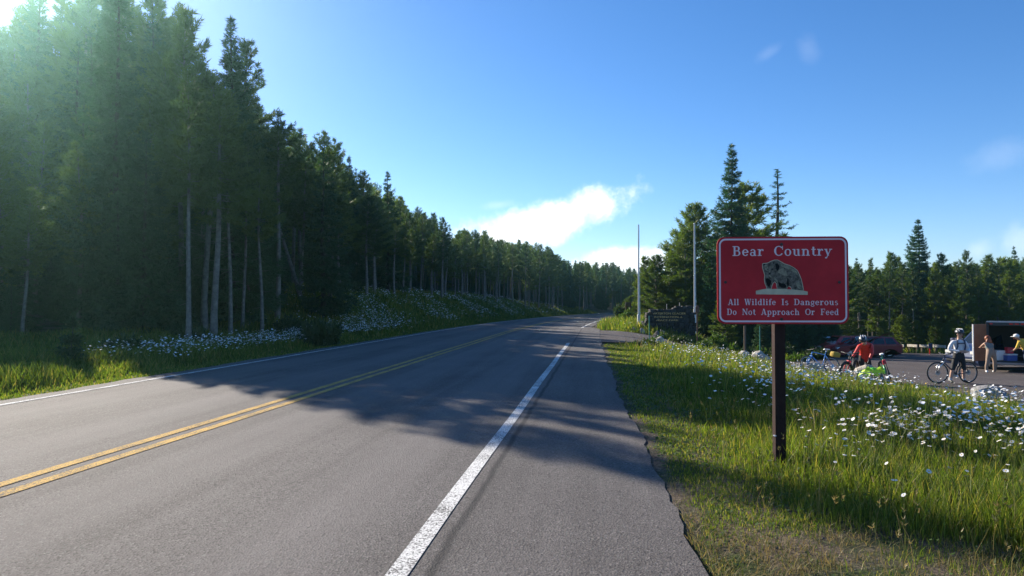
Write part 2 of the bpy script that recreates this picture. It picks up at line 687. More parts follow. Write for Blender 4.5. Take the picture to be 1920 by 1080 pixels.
# parking lot sheet
near = [(9.25 + .12 * math.sin(y * .9) + .07 * math.sin(y * 2.9), y) for y in np.arange(-12, 46, .8)]
poly = near + [(12, 51), (17, 66), (23, 70.5), (26.5, 67), (62, 2), (62, -12)]
bm = bmesh.new()
vs = [bm.verts.new((x, y, float(lotz(y)) + .004)) for x, y in poly]
vb = [bm.verts.new((x, y, float(lotz(y)) - .09)) for x, y in poly]
bm.faces.new(vs)
for i in range(len(vs)):
    j = (i + 1) % len(vs)
    bm.faces.new((vs[j], vs[i], vb[i], vb[j]))
bmesh.ops.recalc_face_normals(bm, faces=bm.faces)
me = bpy.data.meshes.new('parking_lot')
bm.to_mesh(me)
me.materials.append(M_LOT)
tag(link('parking_lot', me), kind='structure')


# ------------------------------------------------------------------ conifers
def tube_np(P, r, n):
    P = np.asarray(P, float)
    k = len(P)
    a = np.arange(n) * 2 * np.pi / n
    d = np.gradient(P, axis=0)
    d /= np.linalg.norm(d, axis=1, keepdims=True) + 1e-9
    ref = np.where(np.abs(d[:, 2:3]) > .9, np.array([[1., 0, 0]]), np.array([[0, 0, 1.]]))
    u = np.cross(d, ref)
    u /= np.linalg.norm(u, axis=1, keepdims=True)
    v = np.cross(d, u)
    V = P[:, None] + (u[:, None] * np.cos(a)[None, :, None] + v[:, None] * np.sin(a)[None, :, None]) * np.asarray(r)[:, None, None]
    i, j = np.meshgrid(np.arange(k - 1), np.arange(n), indexing='ij')
    p0 = (i * n + j).ravel()
    p1 = (i * n + (j + 1) % n).ravel()
    T = np.concatenate([np.stack([p0, p1, p1 + n], -1), np.stack([p0, p1 + n, p0 + n], -1)])
    return V.reshape(-1, 3), T


class Acc:
    def __init__(self):
        self.V, self.T, self.M, self.n = [], [], [], 0

    def add(self, V, T, mi=0):
        self.V.append(V)
        self.T.append(T + self.n)
        self.M.append(np.full(len(T), mi))
        self.n += len(V)

    def get(self):
        return np.concatenate(self.V), np.concatenate(self.T), np.concatenate(self.M)


def needles(P, D, rs, per, ln, wd, spread, up):
    """fans of thin triangles at points P whose twig direction is D"""
    N = len(P)
    P = np.repeat(P, per, 0)
    D = np.repeat(D, per, 0)
    q = rs.normal(size=(N * per, 3))
    q /= np.linalg.norm(q, axis=1, keepdims=True)
    d = D * (1 - spread) + q * spread + np.array([0, 0, up])
    d /= np.linalg.norm(d, axis=1, keepdims=True)
    s = np.cross(d, rs.normal(size=d.shape))
    s /= np.linalg.norm(s, axis=1, keepdims=True)
    L = (ln * rs.uniform(.6, 1.25, N * per))[:, None]
    W = (wd * rs.uniform(.7, 1.3, N * per))[:, None]
    P = P + q * (ln * .18)
    V = np.stack([P - s * W * .5, P + s * W * .5, P + d * L], 1).reshape(-1, 3)
    T = np.arange(len(V)).reshape(-1, 3)
    return V, T


def make_tree(seed, kind, H=10.0, cb=.4, Rad=1.3, nb=90, bend=.15):
    """returns (trunk arrays, crown arrays) for a conifer of height H"""
    rs = np.random.default_rng(seed)
    tr, cr = Acc(), Acc()
    zs = np.linspace(0, 1, 9)
    ph = rs.uniform(0, 6.28, 4)
    bx = bend * (np.sin(zs * 2.6 + ph[0]) - np.sin(ph[0])) + .04 * np.sin(zs * 9 + ph[1])
    by = bend * (np.sin(zs * 2.2 + ph[2]) - np.sin(ph[2])) + .04 * np.sin(zs * 8 + ph[3])
    ax = np.stack([bx, by, zs * H], -1)
    r0 = .0105 * H * rs.uniform(.85, 1.15)
    rad = r0 * (1 - zs) ** .8 + .012
    rad[0] *= 1.25
    tr.add(*tube_np(ax, rad, 9))

    def axp(t):
        return np.array([np.interp(t, zs, bx), np.interp(t, zs, by), t * H])
    if kind == 'pine':
        # bare dead stubs on the clean lower trunk
        for _ in range(26):
            t = rs.uniform(.12, cb + .1)
            a = rs.uniform(0, 6.28)
            L = rs.uniform(.15, .8)
            p = axp(t)
            d = np.array([math.cos(a), math.sin(a), rs.uniform(-.35, .25)])
            tr.add(*tube_np([p, p + d * L * .5, p + d * L + [0, 0, rs.uniform(-.1, .1)]], [.016, .011, .004], 3))
    az = rs.uniform(0, 6.28)
    FP, FD = [], []
    crown_h = (1 - cb) * H
    whorl = {'pine': .34, 'spruce': .30, 'open': .36}[kind]
    nwh = max(4, int(crown_h / whorl))
    per_wh = nb / nwh
    todo = []
    for wi in range(nwh):
        t = (wi + rs.uniform(.2, .8)) / nwh
        k = int(per_wh + rs.uniform(0, 1))
        a0 = rs.uniform(0, 6.28)
        for j in range(k):
            todo.append((min(.995, t + rs.uniform(-.25, .25) / nwh), a0 + 6.28 * j / max(k, 1) + rs.uniform(-.45, .45)))
    side_bias = rs.uniform(0, 6.28)
    for t, az in todo:
        z = cb + (1 - cb) * t
        uneven = 1 + .18 * math.cos(az - side_bias)
        if kind == 'pine':
            prof = (1 - t) ** .62 * (.5 + .5 * min(1, t * 3.5)) + .05
            L = Rad * prof * rs.uniform(.45, 1.3) * uneven
            el = R(-14 + 58 * t + rs.uniform(-13, 13))
            droop, tip, q0, td = -.04, .26, .34, .12
        elif kind == 'spruce':
            prof = (1 - t) ** .88 * (.75 + .25 * min(1, t * 8)) + .03
            L = Rad * prof * rs.uniform(.66, 1.2) * uneven
            el = R(-18 + 46 * t * t + rs.uniform(-7, 7))
            droop, tip, q0, td = -.17, .16, .14, -.18
        else:
            prof = (1 - t) ** 1.25 + .045
            L = Rad * prof * rs.uniform(.5, 1.3) * uneven
            el = R(-24 + 42 * t * t + rs.uniform(-9, 9))
            droop, tip, q0, td = -.2, .24, .18, -.15
        p = axp(z)
        d = np.array([math.cos(az) * math.cos(el), math.sin(az) * math.cos(el), math.sin(el)])
        q = np.linspace(0, 1, 5)[:, None]
        path = p + d * L * q + np.array([0, 0, 1.0]) * L * (droop * np.sin(q * np.pi) + tip * q ** 3)
        if L > .3:
            tr.add(*tube_np(path, (.010 * L + .005) * (1 - .8 * q[:, 0]), 3))
        side = np.cross(d, [0, 0, 1.0])
        side /= np.linalg.norm(side)
        sp_ = {'pine': .105, 'spruce': .095, 'open': .09}[kind]

        def onpath(u):
            return np.stack([np.interp(u, np.linspace(0, 1, 5), path[:, c]) for c in range(3)], -1)
        u = np.arange(q0, 1.0, sp_ / max(L, .12))
        FP.append(onpath(u))
        FD.append(np.tile(d, (len(u), 1)))
        ntw = int(2 + L * {'pine': 9, 'spruce': 11, 'open': 7}[kind])
        for j in range(ntw):
            u0 = q0 + (1 - q0) * rs.uniform(0, .95)
            lt = L * ({'pine': .16, 'spruce': .12, 'open': .1}[kind] + {'pine': .34, 'spruce': .46, 'open': .34}[kind] * (1 - u0)) * rs.uniform(.6, 1.2)
            sg = 1 if (j % 2) else -1
            dt = d * .75 + side * sg * rs.uniform(.5, .95) + np.array([0, 0, td + rs.normal(0, .12)])
            dt /= np.linalg.norm(dt)
            m_ = np.arange(.04, lt + .02, sp_)
            FP.append(onpath(np.array([u0])) + dt * m_[:, None] + np.array([0, 0, tip * .4]) * (m_[:, None] ** 2))
            FD.append(np.tile(dt, (len(m_), 1)))
    # leader
    tp = np.stack([axp(t) for t in np.linspace(.93, 1.0, 8)])
    FP.append(tp)
    FD.append(np.tile([[0, 0, 1.0]], (8, 1)))
    FP, FD = np.concatenate(FP), np.concatenate(FD)
    if kind == 'pine':
        cr.add(*needles(FP, FD, rs, 4, .23, .052, .5, .14))
    elif kind == 'spruce':
        cr.add(*needles(FP, FD, rs, 3, .19, .052, .45, .02))
    else:
        cr.add(*needles(FP, FD, rs, 5, .12, .034, .5, .05))
    return tr.get(), cr.get()


TREES = {}


def register(key, seed, kind, mat, bark, **kw):
    (tv, tt, _), (cv, ct, _) = make_tree(seed, kind, **kw)
    TREES[key] = dict(H=kw.get('H', 10.0), trunk=np_mesh('trunk', tv, tt, bark, smooth_sh=True),
                      crown=np_mesh('crown', cv, ct, mat), raw=(tv, tt, cv, ct), mats=(bark, mat))


for i in range(6):   # tall bare-trunked lodgepole type
    register(f'pine{i}', 100 + i, 'pine', M_PINE, M_BARK, H=11.0, cb=[.48, .54, .42, .58, .46, .38][i], Rad=[1.6, 1.45, 1.85, 1.5, 1.75, 1.95][i], nb=[84, 70, 94, 66, 86, 100][i])
for i in range(4):   # fuller pines, foliage low
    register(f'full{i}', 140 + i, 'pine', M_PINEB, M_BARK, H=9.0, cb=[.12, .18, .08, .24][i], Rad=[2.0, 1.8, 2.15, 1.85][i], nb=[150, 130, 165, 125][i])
for i in range(4):   # dense spruces
    register(f'spruce{i}', 180 + i, 'spruce', M_SPRUCE, M_BARKD, H=11.0, cb=[.04, .06, .03, .08][i], Rad=[2.1, 1.85, 2.4, 2.0][i], nb=[190, 170, 200, 170][i], bend=.06)
register('open0', 220, 'open', M_SPRUCE, M_BARKD, H=12.0, cb=.1, Rad=2.0, nb=120, bend=.08)
for i in range(2):   # young trees
    register(f'young{i}', 240 + i, 'spruce', M_SPRUCE, M_BARKD, H=2.2, cb=.03, Rad=.7, nb=60, bend=.02)

register('tall0', 260, 'spruce', M_SPRUCE, M_BARKD, H=16.0, cb=.05, Rad=2.5, nb=290, bend=.1)
register('tall1', 261, 'pine', M_PINE, M_BARK, H=16.0, cb=.42, Rad=2.2, nb=125, bend=.2)
register('tall2', 262, 'pine', M_PINE, M_BARK, H=16.0, cb=.34, Rad=2.5, nb=145, bend=.2)
register('dense0', 270, 'spruce', M_SPRUCE, M_BARKD, H=14.0, cb=.03, Rad=3.1, nb=330, bend=.06)
register('dense1', 271, 'spruce', M_SPRUCE, M_BARKD, H=14.0, cb=.05, Rad=2.6, nb=300, bend=.06)
TREE_N = 0


def plant(key, x, y, H, label, group, cat='tree', rz=None, name=None, lean=None, wide=1.0, dz=-.05):
    global TREE_N
    TREE_N += 1
    t = TREES[key]
    nm = name or ('spruce_tree' if key[:2] in ('sp', 'op', 'yo') or key[:2] == 'de' or key == 'tall0' else 'pine_tree')
    root = link(nm, None, None, (x, y, gz(x, y) + dz), rz if rz is not None else random.uniform(0, 6.28))
    if lean:
        root.rotation_euler = (lean[0], lean[1], root.rotation_euler.z)
    k = H / t['H']
    root.scale = (k * wide, k * wide, k)
    tag(root, label, cat, group)
    link('trunk', t['trunk'], root)
    link('crown', t['crown'], root)
    return root

# ------------------------------------------------------------------ left forest
SKX = [-200, 0, 60, 95, 130, 200, 300, 345, 385, 435, 475, 495, 520, 560, 600, 630, 655, 690, 730, 760, 800, 850, 890, 940, 980, 1030, 1060, 1100, 1150, 1190, 1400]
SKYL = [-90, -60, -40, 30, -20, -50, 20, 60, 130, 60, 120, 190, 215, 225, 235, 255, 290, 325, 345, 372, 398, 418, 432, 442, 452, 465, 486, 492, 494, 505, 510]


def sky_height(x, y, jit=0.0):
    z0 = gz(x, y)
    px, _, d = project(x, y, z0)
    top = np.interp(px, SKX, SKYL)
    top = top + jit * (570 - top)
    return EYE + (570 - top) / F * d - z0, px, d


def sun_cap(x, y, H, slack=.0):
    """lower a tree until its shadow leaves the stretch of road the morning sun reaches"""
    z0 = gz(x, y)
    kx, ky = math.sin(SUN_AZ) / math.tan(SUN_EL), -math.cos(SUN_AZ) / math.tan(SUN_EL)
    while H > 1.5:
        ok = True
        for f in (.35, .42, .49, .56, .63, .7, .76, .82, .88, .94, 1.0):
            hh = z0 + H * f
            tx, ty = x + kx * hh, y + ky * hh
            if (-10.5 if ty > 11 else -13.5) < tx < 9 and -6 < ty < (6.75 - .5 * tx + .9 * max(0, min(1, (-2 - tx) / 3)) if tx < .6 else 6.4 + .55 * min(tx - .6, 3)) - slack:
                ok = False
                break
        if ok:
            return H
        H *= .96
    return H


G_LEFT = 'pines crowding the left side of the road'
G_BANK = 'pines along the crest of the flowery bank'
G_FAR = 'trees beyond the road bend'
taken = []


def free(x, y, dmin):
    for a, b in taken:
        if (a - x) ** 2 + (b - y) ** 2 < dmin * dmin:
            return False
    taken.append((x, y))
    return True


# trees one can point to
def plant_px(key, px, d, top, label, group=None, off=None, **kw):
    p = at(px, 570, d)
    z0 = gz(p.x, p.y)
    H = EYE + (570 - top) / F * d - z0
    taken.append((p.x, p.y))
    return plant(key, p.x, p.y, H, label, group, **kw)


plant_px('tall0', 437, 31, 28, 'tall dark tree with a dense crown rising above its neighbours left of the road', wide=1.05)
plant_px('pine1', 434, 27.6, 190, 'pine with a straight pale bare trunk at the edge of the white flowers', wide=.8)
plant_px('pine3', 520, 32.5, 215, 'slim pine with a pale trunk leaning slightly right beside the flowery bank', lean=(0, R(2.5)))
plant_px('pine0', 566, 36, 250, 'pine whose bare trunk leans sharply to the right in the left forest', lean=(R(-3), R(17)))
plant_px('pine2', 340, 30, 25, 'pine with a thin open top left of the tallest pointed tree', wide=.8)
plant_px('pine3', 456, 30, 250, 'thin pine directly right of the straight pale trunk', wide=.7)
plant_px('pine4', 466, 32, 240, 'thin pine second to the right of the straight pale trunk', wide=.7)
plant_px('spruce3', 728, 52, 322, 'pointed spruce standing above the bank trees halfway along the left forest')
plant_px('tall0', 220, 26.2, -100, 'very tall dense spruce at the left roadside reaching past the top of the picture', wide=.85)
plant_px('young1', 135, 17.0, 588, 'small young spruce in the grass at the far left of the road', name='young_spruce', wide=1.1)
plant_px('spruce2', 655, 44, 292, 'pointed spruce at the near end of the bank crest', wide=.8)

for i, (px, d, top, key) in enumerate([(-40, 40, -60, 'tall1'), (15, 43, -40, 'tall2'), (62, 41, -70, 'tall0'), (88, 45, -10, 'tall1'), (138, 40, -40, 'tall2'), (165, 44, -60, 'tall1'),
                                       (192, 38, -90, 'tall0'), (232, 42, -60, 'tall2'), (262, 37, -40, 'tall1'), (290, 40, -10, 'tall0'), (318, 36, 5, 'tall2'), (-90, 42, -60, 'tall2'), (40, 47, -20, 'tall0'), (118, 49, 25, 'tall0')]):
    d *= 1.24
    gp = at(px, 570, d)
    gh = EYE + (570 - top) / F * d - gz(gp.x, gp.y)
    gh = sun_cap(gp.x, gp.y, gh, -1.3)
    top = 570 - (gh + gz(gp.x, gp.y) - EYE) * F / d
    plant_px(key, px, d, top, 'towering conifer in the deep stand filling the upper left corner', 'tallest trees deep in the left stand')
rs = np.random.default_rng(5)
NL = 0
LEFTKEYS = ['pine0', 'pine1', 'pine2', 'pine3', 'pine4', 'pine5', 'tall1', 'spruce2', 'spruce0', 'spruce1', 'spruce3']
BANKKEYS = ['pine0', 'pine1', 'pine2', 'pine3', 'pine4', 'pine5']
back_pts = []
for row, (o0, dens) in enumerate([(0, 2.15), (2.2, 2.2), (4.6, 2.4), (7.4, 2.8), (10.5, 3.0)]):
    s = 16.5 + row * 1.1
    while s < 205:
        s += dens * rs.uniform(.75, 1.3) * (1 + .25 * (s > 80))
        base = np.interp(s, [10, 26, 34, 42, 75, 100, 140], [4.0, 4.3, 5.0, 5.6, 5.2, 3.6, 3.0])
        off = -9.5 - (base + o0 + rs.uniform(-.9, .9))
        x, y = arc(s, off)
        x, y = float(x), float(y)
        px, _, d = project(x, y, 0)
        if px < -220 or px > 1230:
            continue
        if row == 0 and s < 21:
            continue
        if 24 < s < 80 and rs.uniform() < (0, .22, .4, .55, .6)[row]:
            continue
        if not free(x, y, 1.05):
            continue
        H, px, d = sky_height(x, y, rs.uniform(0, 1) ** 1.3 * .36 - .02)
        # the clearing the sun reaches through: nearest trees stay lower than the far ones
        H = min(H, 17.0 + rs.uniform(-1.5, .8))
        H = sun_cap(x, y, H, -.8 - rs.uniform(0, 1) ** 2 * 4)
        if H < 1.8 or (s < 31 and H < 4.5):
            continue
        if row <= 2 and NL < 205:
            NL += 1
            bank = 33 < s < 105
            key = (BANKKEYS if (bank and rs.uniform() < .9) else LEFTKEYS)[rs.integers(0, 6 if bank else 11)]
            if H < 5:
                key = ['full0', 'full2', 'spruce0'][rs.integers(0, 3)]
            if H > 13:
                key = ['tall1', 'tall2', 'tall0'][rs.integers(0, 3)]
            if s < 33:
                lab, gr = 'tall pine in the shaded stand at the left roadside', G_LEFT
            elif s < 105:
                lab = 'dark pine with a bare trunk ' + ('above the near end of the flowery bank' if s < 52 else 'above the middle of the flowery bank' if s < 76 else 'above the far low end of the flowery bank')
                gr = G_BANK + (', near end' if s < 52 else ', middle' if s < 76 else ', far end')
            else:
                lab = 'distant conifer ' + ('just past the far end of the flowery bank' if s < 145 else 'facing the road where it disappears round the bend')
                gr = G_FAR + (', near part' if s < 145 else ', far part')
            if H < 5:
                lab, gr = 'low bushy conifer in front of the tall pines at the left roadside', 'low conifers before the left pines'
            plant(key, x, y, H, lab, gr, wide=rs.uniform(.85, 1.15) * (1.0 if H > 7 else 1.25))
        else:
            back_pts.append((x, y, gz(x, y), H, rs.integers(0, 3), rs.uniform(0, 6.28)))
# deeper forest and dim undergrowth inside it
for _ in range(640):
    s = rs.uniform(14, 215)
    off = -9.5 - rs.uniform(15, 48)
    x, y = arc(s, off)
    px, _, d = project(float(x), float(y), 0)
    if d < 8 or px < -300 or px > 1260:
        continue
    if off > -37 and 20 < s < 85 and rs.uniform() < .6:
        continue
    H, px, d = sky_height(float(x), float(y), rs.uniform(.04, .4))
    H = sun_cap(float(x), float(y), min(H, 20 + rs.uniform(-2, 1)), -1.2 - rs.uniform(0, 1) ** 2 * 4)
    if H > 3:
        back_pts.append((float(x), float(y), gz(x, y), H, rs.integers(0, 3), rs.uniform(0, 6.28)))
for _ in range(520):   # shade-grown saplings under the trees
    s = rs.uniform(18, 190)
    x, y = arc(s, -9.5 - rs.uniform(7.5, 26))
    px, _, d = project(float(x), float(y), 0)
    if d < 8 or px < -300 or px > 1240 or (s < 27 and x > -17):
        continue
    back_pts.append((float(x), float(y), gz(x, y), rs.uniform(1.5, 5.5) * (1 if s < 34 else .6), 2, rs.uniform(0, 6.28)))

# ------------------------------------------------------------------ trees on the right
G_MON = 'conifers behind the stone park sign'
G_LOT = 'pines behind the guard rail of the parking lot'
for key, px, d, top, wd, lab in [
        ('dense1', 1372, 56, 270, 1.0, 'tallest spruce, with a thin spire, above the red bear sign'),
        ('open0', 1450, 62, 315, 1.7, 'sparse open-crowned spruce rising above the centre of the bear sign'),
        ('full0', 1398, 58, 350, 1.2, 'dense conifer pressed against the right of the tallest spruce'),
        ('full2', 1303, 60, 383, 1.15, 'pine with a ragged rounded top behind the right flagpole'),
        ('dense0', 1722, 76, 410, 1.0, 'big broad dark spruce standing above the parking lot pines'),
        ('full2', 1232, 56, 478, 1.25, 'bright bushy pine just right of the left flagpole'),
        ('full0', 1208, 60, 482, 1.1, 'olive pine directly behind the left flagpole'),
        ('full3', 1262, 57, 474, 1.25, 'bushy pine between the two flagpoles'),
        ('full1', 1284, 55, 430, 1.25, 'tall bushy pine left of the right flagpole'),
        ('spruce1', 1333, 52, 470, 1.15, 'dark spruce behind the small brown sign right of the stone sign'),
        ('dense1', 1325, 60, 425, 1.2, 'dark spruce between the right flagpole and the tallest spruce'),
        ('spruce1', 1608, 82, 484, .9, 'conifer peeping out at the right edge of the bear sign'),
        ('pine1', 1636, 72, 486, .8, 'pine behind the red cars with a pair of pale trunks'),
        ('pine0', 1612, 70, 496, .8, 'slender pine whose pale trunk stands over the red wagon'),
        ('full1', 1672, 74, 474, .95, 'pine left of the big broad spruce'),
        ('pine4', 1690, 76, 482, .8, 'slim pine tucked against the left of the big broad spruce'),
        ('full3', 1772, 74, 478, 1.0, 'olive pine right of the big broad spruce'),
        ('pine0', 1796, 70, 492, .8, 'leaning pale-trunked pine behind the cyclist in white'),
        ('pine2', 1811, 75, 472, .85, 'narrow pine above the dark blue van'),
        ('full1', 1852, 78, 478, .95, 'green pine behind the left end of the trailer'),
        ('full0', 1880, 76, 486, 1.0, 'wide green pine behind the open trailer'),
        ('spruce1', 1905, 84, 462, .8, 'small pointed spruce topping the pines at the right edge')]:
    lean = (0, R(-3.5)) if px == 1796 else None
    plant_px(key, px, d, top, lab, None, wide=wd, lean=lean)
NRIGHT = 0
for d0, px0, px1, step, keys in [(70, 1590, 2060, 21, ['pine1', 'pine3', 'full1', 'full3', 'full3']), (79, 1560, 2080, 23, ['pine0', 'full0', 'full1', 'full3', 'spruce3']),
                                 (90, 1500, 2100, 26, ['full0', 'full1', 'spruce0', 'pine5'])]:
    px = px0
    while px < px1:
        px += step * rs.uniform(.7, 1.3)
        d = d0 + rs.uniform(-3, 3)
        p = at(px, 570, d)
        if not free(p.x, p.y, 1.2):
            continue
        top = np.interp(px, [1560, 1640, 1720, 1780, 1850, 1920, 2000], [500, 500, 490, 495, 490, 484, 480]) + rs.uniform(-4, 34)
        z0 = gz(p.x, p.y)
        NRIGHT += 1
        plant(keys[rs.integers(0, len(keys))], p.x, p.y, EYE + (570 - top) / F * d - z0,
              'conifer in the crowded stand ' + ('over the red cars, left of the big broad spruce' if px < 1720 else 'between the big broad spruce and the trailer' if px < 1850 else 'behind the open trailer'),
              G_LOT + (', left part' if px < 1720 else ', middle part' if px < 1850 else ', right part'), wide=rs.uniform(.85, 1.1))
for px, d, top in [(1225, 68, 492), (1250, 70, 486), (1275, 66, 470), (1350, 66, 440), (1415, 56, 470), (1440, 54, 500), (1480, 58, 470), (1510, 60, 478), (1545, 62, 480), (1575, 66, 490), (1385, 50, 520),
                   (1425, 47, 560), (1470, 49, 545), (1508, 50, 555), (1355, 47, 545), (1535, 53, 560), (1565, 58, 565)]:
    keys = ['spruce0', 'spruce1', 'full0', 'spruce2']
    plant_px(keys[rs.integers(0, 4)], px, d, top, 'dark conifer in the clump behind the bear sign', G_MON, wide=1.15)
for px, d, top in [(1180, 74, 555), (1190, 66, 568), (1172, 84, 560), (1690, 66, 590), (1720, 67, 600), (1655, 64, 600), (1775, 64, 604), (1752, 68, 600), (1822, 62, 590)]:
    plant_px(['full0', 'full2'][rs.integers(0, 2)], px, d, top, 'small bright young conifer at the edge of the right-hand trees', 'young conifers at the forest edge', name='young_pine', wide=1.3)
# far masses, right and behind
for _ in range(560):
    d = rs.uniform(86, 150)
    px = rs.uniform(1195, 2250)
    p = at(px, 570, d)
    top = np.interp(px, [1195, 1300, 1500, 1640, 1720, 1850, 1920], [505, 500, 495, 505, 500, 495, 488]) + rs.uniform(0, 25)
    z0 = gz(p.x, p.y)
    back_pts.append((p.x, p.y, z0, EYE + (570 - top) / F * d - z0, rs.integers(0, 3), rs.uniform(0, 6.28)))

# everything behind the first rows reads as one mass: one forest object
src = []
for k, key in enumerate(('pine2', 'full1', 'spruce1')):
    tv, tt, cv, ct = TREES[key]['raw']
    keep = np.ones(len(ct), bool)
    keep[np.random.default_rng(k).uniform(size=len(ct)) < .25] = False
    me = np_mesh('forest_tree_source', np.concatenate([tv, cv]), np.concatenate([tt, ct[keep] + len(tv)]), list(TREES[key]['mats']),
                 np.concatenate([np.zeros(len(tt)), np.ones(int(keep.sum()))]))
    src.append((bpy.data.objects.new('forest_tree_source', me), TREES[key]['H']))
bp = np.array(back_pts)
me = bpy.data.meshes.new('forest')
me.from_pydata([tuple(r[:3]) for r in bp], [], [])
for nm, ty, arr in (('scl', 'FLOAT', np.array([r[3] / src[int(r[4])][1] for r in bp])), ('kind_of', 'INT', bp[:, 4].astype(int)), ('rotz', 'FLOAT', bp[:, 5])):
    a = me.attributes.new(nm, ty, 'POINT')
    a.data.foreach_set('value', arr)
forest = tag(link('forest', me), kind='stuff')
ng = bpy.data.node_groups.new('forest_scatter', 'GeometryNodeTree')
ng.interface.new_socket('Geometry', in_out='INPUT', socket_type='NodeSocketGeometry')
ng.interface.new_socket('Geometry', in_out='OUTPUT', socket_type='NodeSocketGeometry')
gi, go_ = ng.nodes.new('NodeGroupInput'), ng.nodes.new('NodeGroupOutput')


def nattr(nm, ty):
    nd = ng.nodes.new('GeometryNodeInputNamedAttribute')
    nd.data_type = ty
    nd.inputs[0].default_value = nm
    return nd.outputs[0]


jn = ng.nodes.new('GeometryNodeJoinGeometry')
cmb = ng.nodes.new('ShaderNodeCombineXYZ')
ng.links.new(nattr('rotz', 'FLOAT'), cmb.inputs[2])
for k, (o, h) in enumerate(src):
    oi = ng.nodes.new('GeometryNodeObjectInfo')
    oi.inputs['Object'].default_value = o
    oi.inputs['As Instance'].default_value = True
    cp = ng.nodes.new('FunctionNodeCompare')
    cp.data_type = 'INT'
    cp.operation = 'EQUAL'
    ints = [s_ for s_ in cp.inputs if s_.type == 'INT']
    ng.links.new(nattr('kind_of', 'INT'), ints[0])
    ints[1].default_value = k
    ip = ng.nodes.new('GeometryNodeInstanceOnPoints')
    ng.links.new(gi.outputs[0], ip.inputs['Points'])
    ng.links.new(cp.outputs[0], ip.inputs['Selection'])
    ng.links.new(oi.outputs['Geometry'], ip.inputs['Instance'])
    ng.links.new(cmb.outputs[0], ip.inputs['Rotation'])
    ng.links.new(nattr('scl', 'FLOAT'), ip.inputs['Scale'])
    ng.links.new(ip.outputs[0], jn.inputs[0])
ng.links.new(jn.outputs[0], go_.inputs[0])
md = forest.modifiers.new('scatter', 'NODES')
md.node_group = ng
print('TREES', TREE_N, NL, NRIGHT, 'forest points', len(bp))


# ------------------------------------------------------------------ grass
def field(x, y, s, k):
    return (np.sin(x * s + k) * np.sin(y * s * 1.13 + 2 * k) + np.sin(x * s * 2.3 - y * s * 1.7 + 3 * k) * .6 + np.sin(y * s * 3.1 + x * s * 2.9 + k) * .4) / 2


def in_drive(x, y):
    yn, yf = drive_lim(x)
    return (x > -1) & (x < 10.5) & (y > yn - .1) & (y < yf + .1)


def blades(x, y, h, wd, rs, lean=.45):
    n = len(x)
    z = ground(x, y) - .01
    a = rs.uniform(0, 2 * np.pi, n)
    b = rs.uniform(0, 2 * np.pi, n)
    s = np.stack([np.cos(a), np.sin(a), np.zeros(n)], -1) * (wd * .5)[:, None]
    ln = rs.uniform(.08, lean, n) * h
    L = np.stack([np.cos(b) * ln, np.sin(b) * ln, np.zeros(n)], -1)
    P = np.stack([x, y, z], -1)
    up = np.array([0, 0, 1.0])
    mid = P + L * .3 + up * (h * .55)[:, None]
    tip = P + L * 1.1 + up * h[:, None]
    V = np.stack([P - s, P + s, mid - s * .75, mid + s * .75, tip], 1).reshape(-1, 3)
    o = (np.arange(n) * 5)[:, None]
    T = np.concatenate([o + [0, 1, 3], o + [0, 3, 2], o + [2, 3, 4]])
    return V, T


rg = np.random.default_rng(21)


def sample(n, ulo, uhi, ylo, yhi, pw, d0):
    """points thinning out with distance from the road camera side"""
    xs, ys = [], []
    tot = 0
    while tot < n:
        x = rg.uniform(ulo, uhi, 400000)
        y = rg.uniform(ylo, yhi, 400000)
        d = np.hypot(x, y)
        k = rg.uniform(size=len(x)) < np.minimum(1, (d0 / d) ** pw)
        xs.append(x[k])
        ys.append(y[k])
        tot += k.sum()
    return np.concatenate(xs)[:n], np.concatenate(ys)[:n]


def dirt(x, y):
    """bare trodden soil beside the asphalt"""
    v = 1 - smooth((np.hypot((x - 1.9) / 1.7, (y - 3.9) / 1.15) - .75) / .5)
    v = np.maximum(v, 1 - smooth((x - edge(y) - .06) / (.10 + .10 * (field(x, y, 1.3, 2.0) + .5))))
    return np.clip(v + .35 * field(x, y, 3.1, 1.0) * (v > .02), 0, 1)


acc = Acc()
x = rg.uniform(.4, 4.6, 46000)
y = rg.uniform(2.2, 6.2, 46000)
k = (x > edge(y) + .02) & (rg.uniform(size=len(x)) < .25 + .75 * (field(x, y, 2.6, .4) > -.15)) & (rg.uniform(size=len(x)) < dirt(x, y) + .1)
x, y = x[k], y[k]
straw = Acc()
straw.add(*blades(x, y, rg.uniform(.02, .085, len(x)), rg.uniform(.003, .006, len(x)), rg, 1.6))
# right verge
x, y = sample(330000, .15, 9.6, 1.6, 60, 1.55, 4.0)
x = x + shift(y)
k = (x - shift(y) > edge(y) + .02) & ~in_drive(x, y) & ((x < 9.3) | (y > 47))
x, y = x[k], y[k]
du = x - shift(y) - edge(y)
dr = dirt(x, y)
k = rg.uniform(size=len(x)) > dr * .93
x, y, du, dr = x[k], y[k], du[k], dr[k]
d = np.hypot(x, y)
tall = smooth((du - .35) / 1.5) * (.55 + .45 * smooth((field(x, y, .8, .7) + .6) / 1.2))
h = (.045 + .27 * tall * smooth((du + .6) / 3.2) * (1 - .62 * smooth((x - shift(y) - 6.2) / 2.2))) * rg.uniform(.45, 1.25, len(x)) * (1 - .6 * dr)
k = (rg.uniform(size=len(x)) < .05) & (du > .8)
h = np.where(k, h * 1.5 + .05, h)
acc.add(*blades(x, y, h, np.clip(.0011 * d, .0042, .05) * rg.uniform(.7, 1.4, len(x)), rg))
